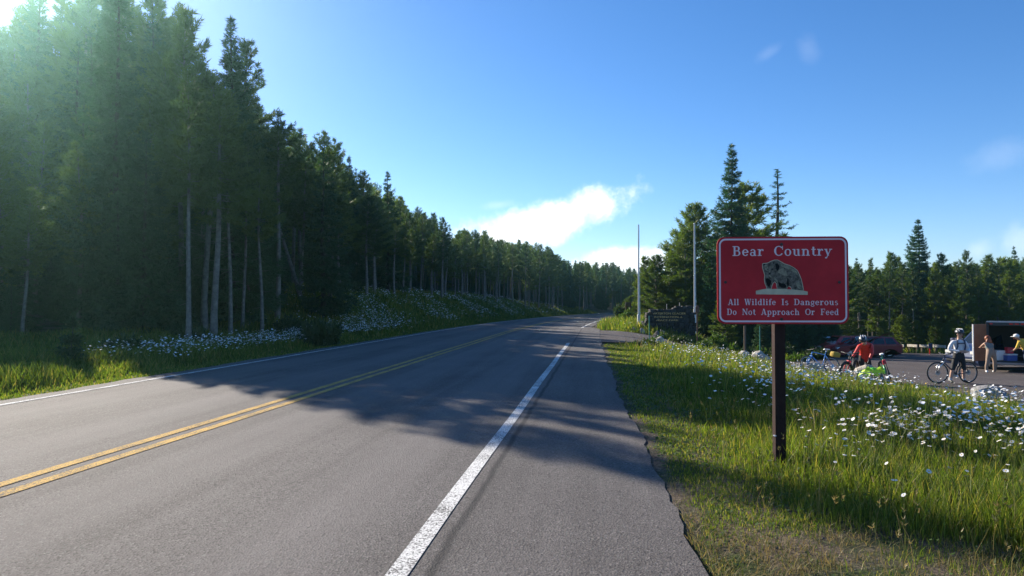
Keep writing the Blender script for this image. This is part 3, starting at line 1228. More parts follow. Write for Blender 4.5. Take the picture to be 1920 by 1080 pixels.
# left verge and bank
x, y = sample(190000, -19, -9.4, 6, 120, 1.25, 13.0)
l = -9.55 - x
x = x + shift(y)
d = np.hypot(x, y)
tall = smooth((l - .5) / 1.1)
h = (.05 + .42 * tall * (.6 + .4 * field(x, y, .7, 3.0))) * rg.uniform(.45, 1.3, len(x))
k = l > .05
acc.add(*blades(x[k], y[k], h[k], np.clip(.0013 * d, .008, .07)[k] * rg.uniform(.7, 1.4, int(k.sum())), rg))
# rough grass round the lot and under the right-hand trees
x, y = sample(40000, 0.0, 60, 40, 90, 1.0, 45)
px, _, d = project(x, y, 0)
k = (((x < 11.5) & (y > 42)) | (y > 70.5 - (x - 23) * 1.9 + 3) & (x > 20)) & (px < 2000) & (x > shift(y) - .4)
x, y, d = x[k], y[k], d[k]
acc.add(*blades(x, y, rg.uniform(.15, .6, len(x)), np.full(len(x), .06) * rg.uniform(.6, 1.4, len(x)), rg))
V, T, _ = straw.get()
tag(link('dry_grass', np_mesh('dry_grass', V, T, M_STRAW)), kind='stuff')
V, T, _ = acc.get()
tag(link('grass', np_mesh('grass', V, T, M_GRASS)), kind='stuff')
print('GRASS tris', len(T))

# low broad-leaved ground cover (clover, plantain) at the verge
n = 26000
x, y = sample(n, .2, 9.0, 1.6, 30, 1.5, 4.0)
k = (x > edge(y) + .03) & ~in_drive(x, y)
x, y = x[k], y[k]
k = (field(x, y, 1.7, 4.2) > -.1) & (rg.uniform(size=len(x)) > dirt(x, y) * .8)
x, y = x[k], y[k]
n = len(x)
P = np.stack([x, y, ground(x, y) + rg.uniform(.0, .16, n) * smooth((x - edge(y)) / 2.5) + .012], -1)
a = rg.uniform(0, 6.28, n)
sz = rg.uniform(.010, .024, n) * np.clip(np.hypot(x, y) / 6, .8, 2.4)
e1 = np.stack([np.cos(a), np.sin(a), rg.uniform(-.5, .5, n)], -1) * sz[:, None]
e2 = np.stack([-np.sin(a), np.cos(a), rg.uniform(-.5, .5, n)], -1) * sz[:, None] * .6
V = np.stack([P - e1, P + e2, P + e1, P - e2], 1).reshape(-1, 3)
o = (np.arange(n) * 4)[:, None]
tag(link('ground_cover', np_mesh('ground_cover', V, np.concatenate([o + [0, 1, 2], o + [0, 2, 3]]), M_BUSH)), kind='stuff')

# dry stalks with seed heads
n = 1500
x, y = sample(n, .9, 9.2, 2.6, 34, 1.1, 6.0)
k = (x > edge(y) + .5) & ~in_drive(x, y) & (field(x, y, 1.1, 5.0) > -.35)
x, y = x[k], y[k]
n = len(x)
wd_ = Acc()
hh = rg.uniform(.22, .52, n) * smooth((x - edge(y)) / 2.0 + .3)
d_ = np.hypot(x, y)
wd_.add(*blades(x, y, hh, np.clip(.0007 * d_, .0028, .02), rg, .5))
Vs = wd_.V[0].reshape(-1, 5, 3)
tips = np.repeat(Vs[:, 4], 4, 0) - np.array([0, 0, 1]) * rg.uniform(0, .05, (n * 4, 1))
wd_.add(*needles(tips, np.tile([[0, 0, 1.0]], (n * 4, 1)), rg, 2, .028, .009, .6, .3))
V, T, _ = wd_.get()
tag(link('weeds', np_mesh('weeds', V, T, M_STRAW)), kind='stuff')

# gravel: loose chips on the bare soil and along the asphalt edge
n = 5200
x = rg.uniform(.3, 4.2, n)
y = rg.uniform(2.4, 9, n)
k = (x > edge(y) - .07) & (rg.uniform(size=n) < dirt(x, y) + .04)
x, y = x[k], y[k]
n = len(x)
oct_v = np.array([[1, 0, 0], [0, 1, 0], [-1, 0, 0], [0, -1, 0], [0, 0, .7], [0, 0, -.7]], float)
oct_t = np.array([[0, 1, 4], [1, 2, 4], [2, 3, 4], [3, 0, 4], [1, 0, 5], [2, 1, 5], [3, 2, 5], [0, 3, 5]])
sz = rg.uniform(.003, .008, n) * np.where(rg.uniform(size=n) < .03, 1.8, 1) * np.where(x < edge(y), .6, 1)
V = oct_v[None] * sz[:, None, None] * rg.uniform(.6, 1.3, (n, 6, 1))
a = rg.uniform(0, 6.28, n)
Vx = V[..., 0] * np.cos(a)[:, None] - V[..., 1] * np.sin(a)[:, None]
Vy = V[..., 0] * np.sin(a)[:, None] + V[..., 1] * np.cos(a)[:, None]
zz = np.where(x > edge(y), ground(x, y), 0.0)
V = np.stack([Vx + x[:, None], Vy + y[:, None], V[..., 2] + (zz + sz * .3)[:, None]], -1).reshape(-1, 3)
tag(link('gravel', np_mesh('gravel', V, (oct_t[None] + (np.arange(n) * 6)[:, None, None]).reshape(-1, 3), M_ROCKD)), kind='stuff')


# ------------------------------------------------------------------ daisies
def daisy_arrays(rs, h, r, petals=13, lean=.12, tilt=.35):
    """stem, white ray petals and a yellow disc; material 0 stem, 1 petal, 2 disc"""
    ac = Acc()
    b = rs.uniform(0, 6.28)
    top = np.array([math.cos(b) * lean * h, math.sin(b) * lean * h, h])
    P = np.array([[0, 0, 0], top * [.3, .3, .5], top])
    ac.add(*tube_np(P, [.0022, .002, .0018], 3), 0)
    nrm = np.array([rs.normal(0, tilt), rs.normal(0, tilt), 1.0])
    nrm /= np.linalg.norm(nrm)
    u = np.cross(nrm, [1, 0, 0])
    u /= np.linalg.norm(u)
    v = np.cross(nrm, u)
    dropp = rs.uniform(-.3, .25)
    for i in range(petals):
        a = 2 * math.pi * i / petals + rs.uniform(-.08, .08)
        rr = r * rs.uniform(.9, 1.08)
        c = u * math.cos(a) + v * math.sin(a)
        s = -u * math.sin(a) + v * math.cos(a)
        w_ = r * .17
        p = [top + c * r * .25 - s * w_ * .6, top + c * r * .25 + s * w_ * .6,
             top + c * rr * .95 + s * w_ * .8 + nrm * dropp * r * .5, top + c * rr * .95 - s * w_ * .8 + nrm * dropp * r * .5]
        ac.add(np.array(p), np.array([[0, 1, 2], [0, 2, 3]]), 1)
    ring = [top + (u * math.cos(a) + v * math.sin(a)) * r * .3 + nrm * r * .05 for a in np.arange(7) * 2 * np.pi / 7]
    ac.add(np.array(ring + [top + nrm * r * .2]), np.array([[i, (i + 1) % 7, 7] for i in range(7)]), 2)
    return ac.get()


rd = np.random.default_rng(33)
pts = []
x = rd.uniform(1.2, 9.2, 60000)
y = rd.uniform(4.0, 44, 60000)
k = ~in_drive(x, y) & (x > edge(y) + .9)
x, y = x[k], y[k]
prob = smooth((field(x, y, .75, 1.9) + .5) / .9) * (.12 + .88 * smooth((field(x, y, 2.1, .6) + .15) / .6)) * smooth((x - edge(y) - .9) / 2.2) * smooth((y - 4.6 + .28 * x) / 2.6)
prob = prob * np.clip((10.5 / np.hypot(x, y)) ** 1.5, 0, 1.7) * .80 * (1 - .6 * smooth((x - 6.8) / 1.6))
k = rd.uniform(size=len(x)) < prob
x, y = x[k], y[k]
x = np.concatenate([x, [1.55, 2.0, 1.75, 2.25, 1.3]])
y = np.concatenate([y, [6.6, 6.9, 7.4, 6.2, 5.5]])
order = np.argsort(np.hypot(x, y))
x, y = x[order], y[order]
VAR = []
for i in range(8):
    v_, t_, m_ = daisy_arrays(rd, rd.uniform(.38, .60), rd.uniform(.017, .025))
    VAR.append(np_mesh('daisy', v_, t_, [M_STEM, M_PETAL, M_DISC], m_))
ND = 0
for xx, yy in zip(x[:290], y[:290]):
    o = link('daisy', VAR[rd.integers(0, 8)], None, (xx, yy, gz(xx, yy) - .02), rd.uniform(0, 6.28))
    k = rd.uniform(.7, 1.12)
    o.scale = (k, k, k * (.8 if xx < 2.4 else 1.0))
    tag(o, 'white daisy on a thin stem in the tall roadside grass', 'flower', 'daisies in the right roadside grass')
    ND += 1
accf = Acc()


def head_simple(x, y, z, r, rs):
    n = len(x)
    nrm = np.stack([rs.normal(0, .4, n), rs.normal(0, .4, n), np.ones(n)], -1)
    nrm /= np.linalg.norm(nrm, axis=1, keepdims=True)
    u = np.cross(nrm, [1.0, 0, 0])
    u /= np.linalg.norm(u, axis=1, keepdims=True)
    v = np.cross(nrm, u)
    P = np.stack([x, y, z], -1)
    a = np.arange(6) * np.pi / 3
    ring = P[:, None] + (u[:, None] * np.cos(a)[None, :, None] + v[:, None] * np.sin(a)[None, :, None]) * r[:, None, None]
    V = ring.reshape(-1, 3)
    o = (np.arange(n) * 6)[:, None]
    return V, np.concatenate([o + [0, 1, 2], o + [0, 2, 3], o + [0, 3, 4], o + [0, 4, 5]])


for xx, yy in zip(x[290:1100], y[290:1100]):
    v_, t_, m_ = daisy_arrays(rd, rd.uniform(.34, .58) * rd.uniform(.75, 1.05), rd.uniform(.019, .026), petals=9)
    accf.V.append(v_ + [xx, yy, gz(xx, yy) - .02])
    accf.T.append(t_ + accf.n)
    accf.M.append(m_)
    accf.n += len(v_)
xr_, yr_ = x[1100:], y[1100:]
if len(xr_):
    accf.add(*head_simple(xr_, yr_, ground(xr_, yr_) + rd.uniform(.3, .52, len(xr_)), rd.uniform(.02, .028, len(xr_)), rd), 1)
# left strip and the bank
x = rd.uniform(-19, -10.2, 120000)
y = rd.uniform(13, 110, 120000)
l = -9.55 - x
strip = smooth((l - .9) / .5) * (1 - smooth((l - 2.6) / 1.0)) * smooth((y - 14.5) / 3) * (1 - smooth((y - 34) / 8)) * .45
bank = smooth((l - 1.0) / 1.5) * (1 - smooth((l - 5.2) / 1.5)) * smooth((y - 27) / 6) * (1 - .6 * smooth((y - 70) / 30)) * smooth((field(x, y, .45, .3) + .35) / .8) * .17
k = rd.uniform(size=len(x)) < np.maximum(strip, bank)
x, y, l = x[k], y[k], l[k]
x = x + shift(y)
accf.add(*head_simple(x, y, ground(x, y) + rd.uniform(.28, .55, len(x)), rd.uniform(.022, .032, len(x)) * np.clip(np.hypot(x, y) / 30, 1, 1.6), rd), 1)
# a few yellow heads
n = 260
x = rd.uniform(2.0, 9.0, n)
y = rd.uniform(5, 34, n)
k = ~in_drive(x, y)
x, y = x[k], y[k]
accf.add(*head_simple(x, y, ground(x, y) + rd.uniform(.2, .5, len(x)), rd.uniform(.012, .02, len(x)), rd), 2)
V, T, Mi = accf.get()
tag(link('wildflowers', np_mesh('wildflowers', V, T, [M_STEM, M_PETAL, M_DISC], Mi)), kind='stuff')
print('DAISIES', ND, 'wildflower tris', len(T))


# ------------------------------------------------------------------ shrubs
def shrub_mesh(seed, leafy=900, flat=.75, size=.07):
    rs = np.random.default_rng(seed)
    n = leafy
    q = rs.normal(size=(n, 3))
    q /= np.linalg.norm(q, axis=1, keepdims=True)
    q[:, 2] = np.abs(q[:, 2])
    lump = 1 + .25 * np.sin(q[:, 0] * 5 + seed) * np.sin(q[:, 1] * 4) + .2 * np.sin(q[:, 2] * 7 + seed)
    P = q * (rs.uniform(.35, 1, n) ** .6 * lump)[:, None] * [1, 1, flat]
    return needles(P, q, rs, 5, size * 1.6, size * .75, .75, .15)


SHR = []
for i in range(4):
    SHR.append((np_mesh('foliage', *shrub_mesh(300 + i, 380, [.75, .9, 1.1, .6][i], [.16, .13, .15, .18][i]), M_BUSH),))
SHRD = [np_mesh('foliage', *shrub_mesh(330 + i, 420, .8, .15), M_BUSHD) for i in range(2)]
mb = MB()
for i in range(7):
    a = i * .9
    mb.tube([(0, 0, -.05), (.25 * math.cos(a), .25 * math.sin(a), .35), (.6 * math.cos(a), .6 * math.sin(a), .62)], [.03, .022, .01], 5)
STEMS = mb.mesh('stems', M_BARK)


def shrub(px, py, d, wpx, hpx, label, i=0, dark=False, group=None):
    p = at(px, py, d)
    wm, hm = wpx / F * d / 2, hpx / F * d
    root = thing('bush', label, 'bush', (p.x, p.y, gz(p.x, p.y) - .03), random.uniform(0, 6.28), group)
    root.scale = (wm, wm, hm / .95)
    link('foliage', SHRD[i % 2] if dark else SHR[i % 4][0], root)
    link('stems', STEMS, root)
    return root


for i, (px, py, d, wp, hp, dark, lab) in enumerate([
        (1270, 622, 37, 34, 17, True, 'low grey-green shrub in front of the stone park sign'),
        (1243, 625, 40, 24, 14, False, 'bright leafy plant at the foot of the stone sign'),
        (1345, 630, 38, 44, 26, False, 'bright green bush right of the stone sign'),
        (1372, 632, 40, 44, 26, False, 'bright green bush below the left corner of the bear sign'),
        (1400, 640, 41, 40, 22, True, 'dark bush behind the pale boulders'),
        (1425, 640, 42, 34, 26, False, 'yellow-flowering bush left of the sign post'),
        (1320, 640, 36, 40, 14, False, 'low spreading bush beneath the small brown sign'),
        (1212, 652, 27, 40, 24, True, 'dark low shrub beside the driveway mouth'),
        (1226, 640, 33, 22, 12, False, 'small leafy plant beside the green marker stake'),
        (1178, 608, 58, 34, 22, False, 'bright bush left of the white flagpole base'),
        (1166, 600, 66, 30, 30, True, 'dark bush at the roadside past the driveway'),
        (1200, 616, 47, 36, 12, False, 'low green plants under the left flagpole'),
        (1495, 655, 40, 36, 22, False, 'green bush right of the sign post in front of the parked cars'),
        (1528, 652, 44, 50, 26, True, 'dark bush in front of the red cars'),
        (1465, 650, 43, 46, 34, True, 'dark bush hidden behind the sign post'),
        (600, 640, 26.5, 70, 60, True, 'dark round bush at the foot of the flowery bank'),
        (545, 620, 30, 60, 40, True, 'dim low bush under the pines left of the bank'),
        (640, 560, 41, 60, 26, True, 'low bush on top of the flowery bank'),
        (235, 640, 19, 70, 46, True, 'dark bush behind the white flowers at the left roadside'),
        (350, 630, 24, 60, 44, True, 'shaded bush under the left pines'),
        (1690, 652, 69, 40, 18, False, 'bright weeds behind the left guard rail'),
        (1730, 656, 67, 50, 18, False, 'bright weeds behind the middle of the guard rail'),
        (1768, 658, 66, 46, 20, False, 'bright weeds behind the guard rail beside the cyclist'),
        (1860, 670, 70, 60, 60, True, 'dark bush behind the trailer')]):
    shrub(px, py, d, wp, hp, lab, i, dark)


# ------------------------------------------------------------------ boulders
def boulder_mesh(seed, mat):
    rs = np.random.default_rng(seed)
    bm = bmesh.new()
    bmesh.ops.create_icosphere(bm, subdivisions=3, radius=1.0)
    cuts = [(Vector(rs.normal(size=3)).normalized(), rs.uniform(.55, .85)) for _ in range(9)]
    ph = rs.uniform(0, 6, 3)
    for v in bm.verts:
        c = v.co.copy()
        for n, dist in cuts:
            k = c.dot(n)
            if k > dist:
                c -= n * (k - dist) * .92
        c *= 1 + .05 * math.sin(c.x * 7 + ph[0]) * math.sin(c.y * 6 + ph[1]) + .03 * math.sin(c.z * 13 + ph[2])
        v.co = c
    me = bpy.data.meshes.new('boulder')
    bm.to_mesh(me)
    bm.free()
    me.materials.append(mat)
    return me


BO = {'p': [boulder_mesh(50 + i, M_ROCK) for i in range(4)], 'g': [boulder_mesh(60 + i, M_ROCKG) for i in range(2)], 'd': [boulder_mesh(70 + i, M_ROCKD) for i in range(2)]}


def boulder(px, pyc, d, wpx, hpx, lab, kind='p', i=0, rz=None):
    p = at(px, pyc, d)
    o = link('boulder', BO[kind][i % len(BO[kind])], None, (p.x, p.y, gz(p.x, p.y) + hpx / F * d * .3), rz if rz is not None else random.uniform(0, 6))
    o.scale = (wpx / F * d * .6, wpx / F * d * .5, hpx / F * d * .75)
    return tag(o, lab, 'boulder')


boulder(1627, 704, 22.2, 50, 34, 'pale boulder under the yellow-green jacket', 'p', 0, .3)
boulder(1524, 686, 27, 36, 22, 'pale boulder below the blue and white bicycle', 'p', 1)
boulder(1496, 683, 28, 26, 18, 'dull pinkish boulder just right of the sign post', 'p', 2)
boulder(1424, 664, 33, 30, 20, 'pale boulder left of the sign post', 'p', 3)
boulder(1394, 657, 35, 24, 14, 'smaller pale boulder at the left end of the boulder row', 'p', 1)
boulder(1850, 757, 16.6, 56, 30, 'grey boulder at the lower right edge of the parking lot', 'g', 0)
boulder(1239, 637, 31.5, 16, 14, 'white stone beside the driveway', 'p', 0)
boulder(1232, 628, 40.5, 16, 13, 'dark stone left of the bright plant before the stone sign', 'd', 0)
boulder(1202, 617, 44, 22, 11, 'dark stone slab under the left flagpole', 'd', 1)
boulder(1188, 624, 42, 16, 8, 'dark stone at the driveway edge', 'd', 0)
boulder(1205, 621, 41.5, 12, 14, 'yellowish stone in front of the left flagpole', 'p', 2)
boulder(1560, 690, 26, 20, 8, 'small pale stone between the two bicycles', 'p', 2)
boulder(1470, 671, 31, 22, 12, 'small boulder directly behind the sign post', 'p', 0)

GLARE_HAZE = 0.00048  # thin volume added to imitate the lens glare at upper left
if GLARE_HAZE:
    q = MB()
    q.box((0, 550, 11.5), (2200, 2300, 37))
    hm = bpy.data.materials.new('glare_haze')
    hm.use_nodes = True
    ht = NT(hm.node_tree)
    pv = ht.n('ShaderNodeVolumePrincipled')
    pv.inputs['Color'].default_value = (.48, .95, .92, 1)  # green cast of the glare put into the volume colour
    pv.inputs['Density'].default_value = GLARE_HAZE
    pv.inputs['Anisotropy'].default_value = .85
    ho = ht.n('ShaderNodeOutputMaterial')
    ht.t.links.new(pv.outputs[0], ho.inputs['Volume'])
    tag(q.build('glare_haze', hm), kind='stuff')

# ------------------------------------------------------------------ painted metals, cloth and so on
M_SIGNR = simple('sign_red', (.50, .028, .038), .6, spec=.12, var=.22, scale=2.2)
M_SIGNW = simple('sign_reflective_white', (.80, .66, .70), .6, spec=.2)
M_POST = simple('sign_post_brown', (.032, .016, .013), .8, spec=.2, var=.25, scale=9, bump=.2)
M_CREAM = simple('print_cream', (.55, .50, .36), .7, spec=.1, var=.15, scale=14)
M_BEARD = simple('print_bear_fur', (.13, .118, .095), .7, spec=.1, var=.8, scale=38)
M_BEARL = simple('print_bear_pale', (.24, .225, .16), .7, spec=.1, var=.5, scale=45)
M_INK = simple('print_black', (.012, .012, .012), .7, spec=.1)
M_BOLT = simple('bolt_steel', (.05, .04, .04), .5, metal=.6)
M_GALV = simple('pole_white', (.75, .75, .73), .4)
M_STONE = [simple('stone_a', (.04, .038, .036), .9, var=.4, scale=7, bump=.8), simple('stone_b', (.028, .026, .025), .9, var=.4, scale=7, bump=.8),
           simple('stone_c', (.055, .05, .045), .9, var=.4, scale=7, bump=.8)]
M_GOLD = simple('letter_gold', (.62, .44, .18), .5, metal=.3)
M_BROWN = simple('sign_brown', (.10, .045, .025), .6)
M_GREEN = simple('stake_green', (.03, .22, .17), .5)
M_WOOD = simple('rail_wood', (.55, .50, .42), .8, var=.25, scale=3, bump=.3)
M_WOODD = simple('post_wood', (.10, .075, .055), .9, var=.3, scale=4, bump=.3)
M_PLY = simple('door_ply', (.27, .105, .045), .6, var=.25, scale=2.5)
M_RUB = simple('rubber_black', (.02, .02, .021), .75)
M_BLACK = simple('plastic_black', (.018, .018, .02), .5)
M_ALU = simple('alloy_silver', (.62, .63, .64), .3, metal=.9)
M_STEEL = simple('spoke_steel', (.35, .35, .36), .35, metal=.9)
M_SKIN = simple('skin', (.55, .33, .24), .55)
M_SKINW = simple('skin_tanned', (.42, .24, .16), .55)
M_WHITEC = simple('jersey_white', (.70, .70, .72), .8, var=.1, scale=9)
M_NAVY = simple('strap_navy', (.02, .03, .08), .7)
M_SHORT = simple('shorts_black', (.015, .015, .018), .8)
M_REDJ = simple('jacket_red', (.60, .030, .022), .55, var=.2, scale=7)
M_HELD = simple('helmet_dark', (.035, .035, .045), .35)
M_HELW = simple('helmet_pale', (.55, .55, .58), .35)
M_SOCK = simple('sock_white', (.7, .7, .7), .9)
M_TAN = simple('trousers_tan', (.30, .215, .16), .85, var=.15, scale=8)
M_GREYT = simple('top_grey', (.17, .19, .18), .85)
M_HAIR = simple('hair_auburn', (.22, .06, .02), .5, var=.3, scale=30)
M_YELS = simple('shirt_yellow', (.62, .42, .05), .85, var=.1, scale=8)
M_CAP = simple('cap_white', (.75, .74, .72), .8)
M_JEAN = simple('jeans_blue', (.03, .045, .10), .9)
M_HIVIS = simple('jacket_hivis', (.55, .85, .04), .6, var=.12, scale=8)
M_HIGRN = simple('jacket_green', (.12, .55, .06), .6)
M_GLASS = simple('car_glass', (.012, .016, .018), .06, spec=.8)
M_SIL = simple('car_silver', (.52, .55, .60), .3, metal=.5, coat=.6)
M_CRED = simple('car_red', (.45, .012, .016), .28, coat=.7)
M_CRED2 = simple('car_dark_red', (.24, .008, .014), .28, coat=.7)
M_VAN = simple('van_blue', (.010, .028, .09), .4, coat=.3)
M_TRAIL = simple('trailer_dark', (.03, .036, .04), .5)
M_TAIL = simple('tail_light', (.55, .02, .02), .25)
M_LAMP = simple('head_light', (.75, .75, .72), .15)
M_BLUEF = simple('frame_blue', (.10, .30, .72), .3, coat=.4)
M_TEAL = simple('frame_green', (.03, .30, .16), .3, coat=.4)
M_DARKF = simple('frame_dark', (.02, .025, .05), .3, coat=.4)
M_REDB = simple('bag_red', (.55, .03, .05), .6)
M_COOL = simple('cooler_blue', (.05, .10, .35), .5)
M_MUSTARD = simple('bag_mustard', (.45, .30, .04), .8)

# ------------------------------------------------------------------ slab-serif lettering
GW, GT, GS = .17, .085, .085     # stem, hairline, serif


def g_stem(x, y0, y1, w=GW, serif='lrLR', sl=.11):
    q = [[(x - w / 2, y0), (x + w / 2, y0), (x + w / 2, y1), (x - w / 2, y1)]]
    if 'l' in serif or 'r' in serif:
        a = x - w / 2 - (sl if 'l' in serif else 0)
        b = x + w / 2 + (sl if 'r' in serif else 0)
        q.append([(a, y0), (b, y0), (b, y0 + GS), (a, y0 + GS)])
    if 'L' in serif or 'R' in serif:
        a = x - w / 2 - (sl if 'L' in serif else 0)
        b = x + w / 2 + (sl if 'R' in serif else 0)
        q.append([(a, y1 - GS), (b, y1 - GS), (b, y1), (a, y1)])
    return q


def g_bar(x0, x1, y, t=GT):
    return [[(x0, y - t / 2), (x1, y - t / 2), (x1, y + t / 2), (x0, y + t / 2)]]


def g_arc(cx, cy, rx, ry, a0, a1, w=GW, t=GT, n=14):
    """elliptical stroke, heavy at the sides and thin at top and bottom"""
    q = []
    P = []
    for i in range(n + 1):
        a = math.radians(a0 + (a1 - a0) * i / n)
        wd = t + (w - t) * abs(math.cos(a)) ** 1.3
        o = (cx + rx * math.cos(a), cy + ry * math.sin(a))
        k = (cx + (rx - wd) * math.cos(a), cy + (ry - min(wd, t * 1.05)) * math.sin(a))
        P.append((o, k))
    for (o0, k0), (o1, k1) in zip(P[:-1], P[1:]):
        q.append([o0, o1, k1, k0])
    return q


def g_diag(x0, y0, x1, y1, w):
    return [[(x0 - w / 2, y0), (x0 + w / 2, y0), (x1 + w / 2, y1), (x1 - w / 2, y1)]]


XH = .68


def glyph(c):
    s, b, a, d = g_stem, g_bar, g_arc, g_diag
    if c == 'B':
        return s(.2, 0, 1, serif='lL') + b(.2, .45, .957) + b(.2, .45, .52) + b(.2, .45, .043) + a(.43, .74, .27, .26, -90, 90) + a(.45, .28, .31, .28, -90, 90), .84
    if c == 'e':
        return a(.33, .34, .31, .35, 0, 325) + b(.08, .6, .36), .68
    if c == 'a':
        return s(.47, .0, .45, serif='r', sl=.08) + a(.3, .42, .255, .27, 0, 160, .15) + a(.27, .19, .25, .21, 20, 340, .14), .68
    if c == 'r':
        return s(.2, 0, XH, serif='lrL') + a(.44, .42, .2, .27, 60, 170, .1) + [[(.44, .5), (.58, .5), (.58, .64), (.44, .66)]], .64
    if c == 'C':
        return a(.5, .5, .46, .51, 38, 325, .2) + s(.86, .62, 1.0, w=.07, serif=''), .95
    if c == 'o':
        return a(.35, .34, .33, .36, 0, 360), .72
    if c == 'u':
        return s(.2, .2, XH, serif='L') + s(.58, 0, XH, serif='Lr', sl=.09) + a(.36, .25, .245, .26, 180, 300, .15), .80
    if c == 'n':
        return s(.2, 0, XH, serif='lrL', sl=.09) + s(.62, 0, .46, serif='lr', sl=.09) + a(.43, .4, .275, .29, 0, 140, .16), .84
    if c == 't':
        return s(.24, .15, .9, serif='') + b(.04, .46, XH - .04) + a(.4, .2, .245, .21, 180, 310, .15), .52
    if c == 'y':
        return d(.13, XH, .36, .0, .17) + d(.2, -.24, .60, XH, .085) + b(.0, .28, XH - .04) + b(.46, .74, XH - .04) + [[(.06, -.28), (.22, -.28), (.22, -.15), (.06, -.15)]], .74
    if c == 'A':
        return d(.13, 0, .42, 1, .09) + d(.76, 0, .45, 1, .19) + b(.24, .66, .3) + b(.0, .28, .043) + b(.58, .94, .043), .94
    if c == 'l':
        return s(.2, 0, 1, serif='lrL', sl=.09), .42
    if c == 'W':
        return d(.34, 0, .14, 1, .17) + d(.34, 0, .56, .95, .08) + d(.78, 0, .56, .95, .17) + d(.78, 0, 1.0, 1, .08) + b(.0, .3, .957) + b(.42, .68, .957) + b(.86, 1.14, .957), 1.14
    if c == 'i':
        return s(.2, 0, XH, serif='lrL', sl=.09) + [[(.12, .8), (.28, .8), (.28, .97), (.12, .97)]], .42
    if c == 'd':
        return s(.56, 0, 1, serif='Lr', sl=.09) + a(.33, .34, .3, .36, 30, 330), .78
    if c == 'f':
        return s(.22, 0, .8, serif='lr', sl=.09) + b(.04, .42, XH - .04) + a(.38, .76, .245, .25, 40, 180, .15), .48
    if c == 'I':
        return s(.22, 0, 1), .46
    if c == 's':
        return a(.28, .5, .22, .2, 30, 250, .13) + a(.3, .19, .24, .21, -150, 80, .13) + g_diag(.42, .28, .2, .42, .15), .58
    if c == 'D':
        return s(.2, 0, 1, serif='lL') + b(.2, .45, .957) + b(.2, .45, .043) + a(.43, .5, .46, .5, -90, 90, .19), .96
    if c == 'g':
        return a(.3, .42, .27, .27, 0, 360, .14) + a(.3, -.06, .3, .2, 0, 360, .11) + b(.42, .64, XH - .06) + g_diag(.2, .1, .16, .2, .1), .66
    if c == 'N':
        return s(.17, 0, 1, w=.09, serif='lrL') + s(.83, 0, 1, w=.09, serif='LR') + d(.83, 0, .2, 1, .2), 1.0
    if c == 'p':
        return s(.2, -.28, XH, serif='lrL', sl=.09) + a(.43, .34, .3, .36, -150, 150), .78
    if c == 'c':
        return a(.33, .34, .31, .35, 40, 325), .64
    if c == 'h':
        return s(.2, 0, 1, serif='lrL', sl=.09) + s(.62, 0, .46, serif='lr', sl=.09) + a(.43, .4, .275, .29, 0, 140, .16), .84
    if c == 'O':
        return a(.5, .5, .48, .51, 0, 360, .19), 1.0
    if c == 'F':
        return s(.2, 0, 1, serif='lrL') + b(.2, .74, .957) + b(.2, .56, .5) + s(.71, .72, 1, w=.07, serif='') + s(.55, .38, .62, w=.07, serif=''), .80
    return [], .5


def text_mesh(name, words, y0, cap, yplane, mat):
    """words: (text, x0, x1) in panel metres; each word fitted to its measured width"""
    bm = bmesh.new()
    n = 0
    for txt, x0, x1 in words:
        gl = [glyph(c) for c in txt]
        gap = .07
        tot = sum(g_[1] for g_ in gl) + gap * (len(gl) - 1)
        k = (x1 - x0) / tot
        cx = x0
        for qs, adv in gl:
            for q in qs:
                n += 1
                dy = yplane - (n % 9) * .00008
                try:
                    bm.faces.new([bm.verts.new((cx + px_ * k, dy, y0 + py_ * cap)) for px_, py_ in q])
                except ValueError:
                    pass
            cx += (adv + gap) * k
    bmesh.ops.recalc_face_normals(bm, faces=bm.faces)
    for f in bm.faces:
        if f.normal.y > 0:
            f.normal_flip()
    me = bpy.data.meshes.new(name)
    bm.to_mesh(me)
    bm.free()
    me.materials.append(mat)
    return me


def rrect(w_, h_, r, n=8):
    P = []
    for cx, cz, a0 in ((w_ / 2 - r, h_ / 2 - r, 0), (-w_ / 2 + r, h_ / 2 - r, 90), (-w_ / 2 + r, -h_ / 2 + r, 180), (w_ / 2 - r, -h_ / 2 + r, 270)):
        for i in range(n + 1):
            a = math.radians(a0 + 90 * i / n)
            P.append((cx + r * math.cos(a), cz + r * math.sin(a)))
    return P


SD = 6.6
sp = at(1467.5, 525.5, SD)
sgz = gz(sp.x, sp.y)
bear = thing('wildlife_warning_sign', 'large red roadside sign with a bear and white lettering on a brown post', 'sign', (sp.x, sp.y, sgz), R(3.5))
PXM = SD / F
zc = sp.z - sgz
mb = MB()
mb.box((-.02, .075, (zc + .3) / 2 - .15), (.10, .10, zc + .6), bevel=.006)
mb.build('post', M_POST, bear)
panel = MB()
pw, ph_ = 241 * PXM, 164 * PXM
panel.poly(rrect(pw, ph_, .075), 0.0, .012)
pan = panel.build('panel', M_SIGNR, bear, loc=(0, 0, zc))
mb = MB()
o_, i_ = rrect(pw - .034, ph_ - .034, .062), rrect(pw - .066, ph_ - .066, .047)
for a in range(len(o_)):
    b = (a + 1) % len(o_)
    mb.quad((o_[a][0], -.003, o_[a][1]), (o_[b][0], -.003, o_[b][1]), (i_[b][0], -.003, i_[b][1]), (i_[a][0], -.003, i_[a][1]))
mb.build('border', M_SIGNW, pan)


def sx(px):
    return (px - 1467.5) * PXM


def sz(py):
    return (525.5 - py) * PXM


def words(lst):
    return [(t, sx(a), sx(b)) for t, a, b in lst]


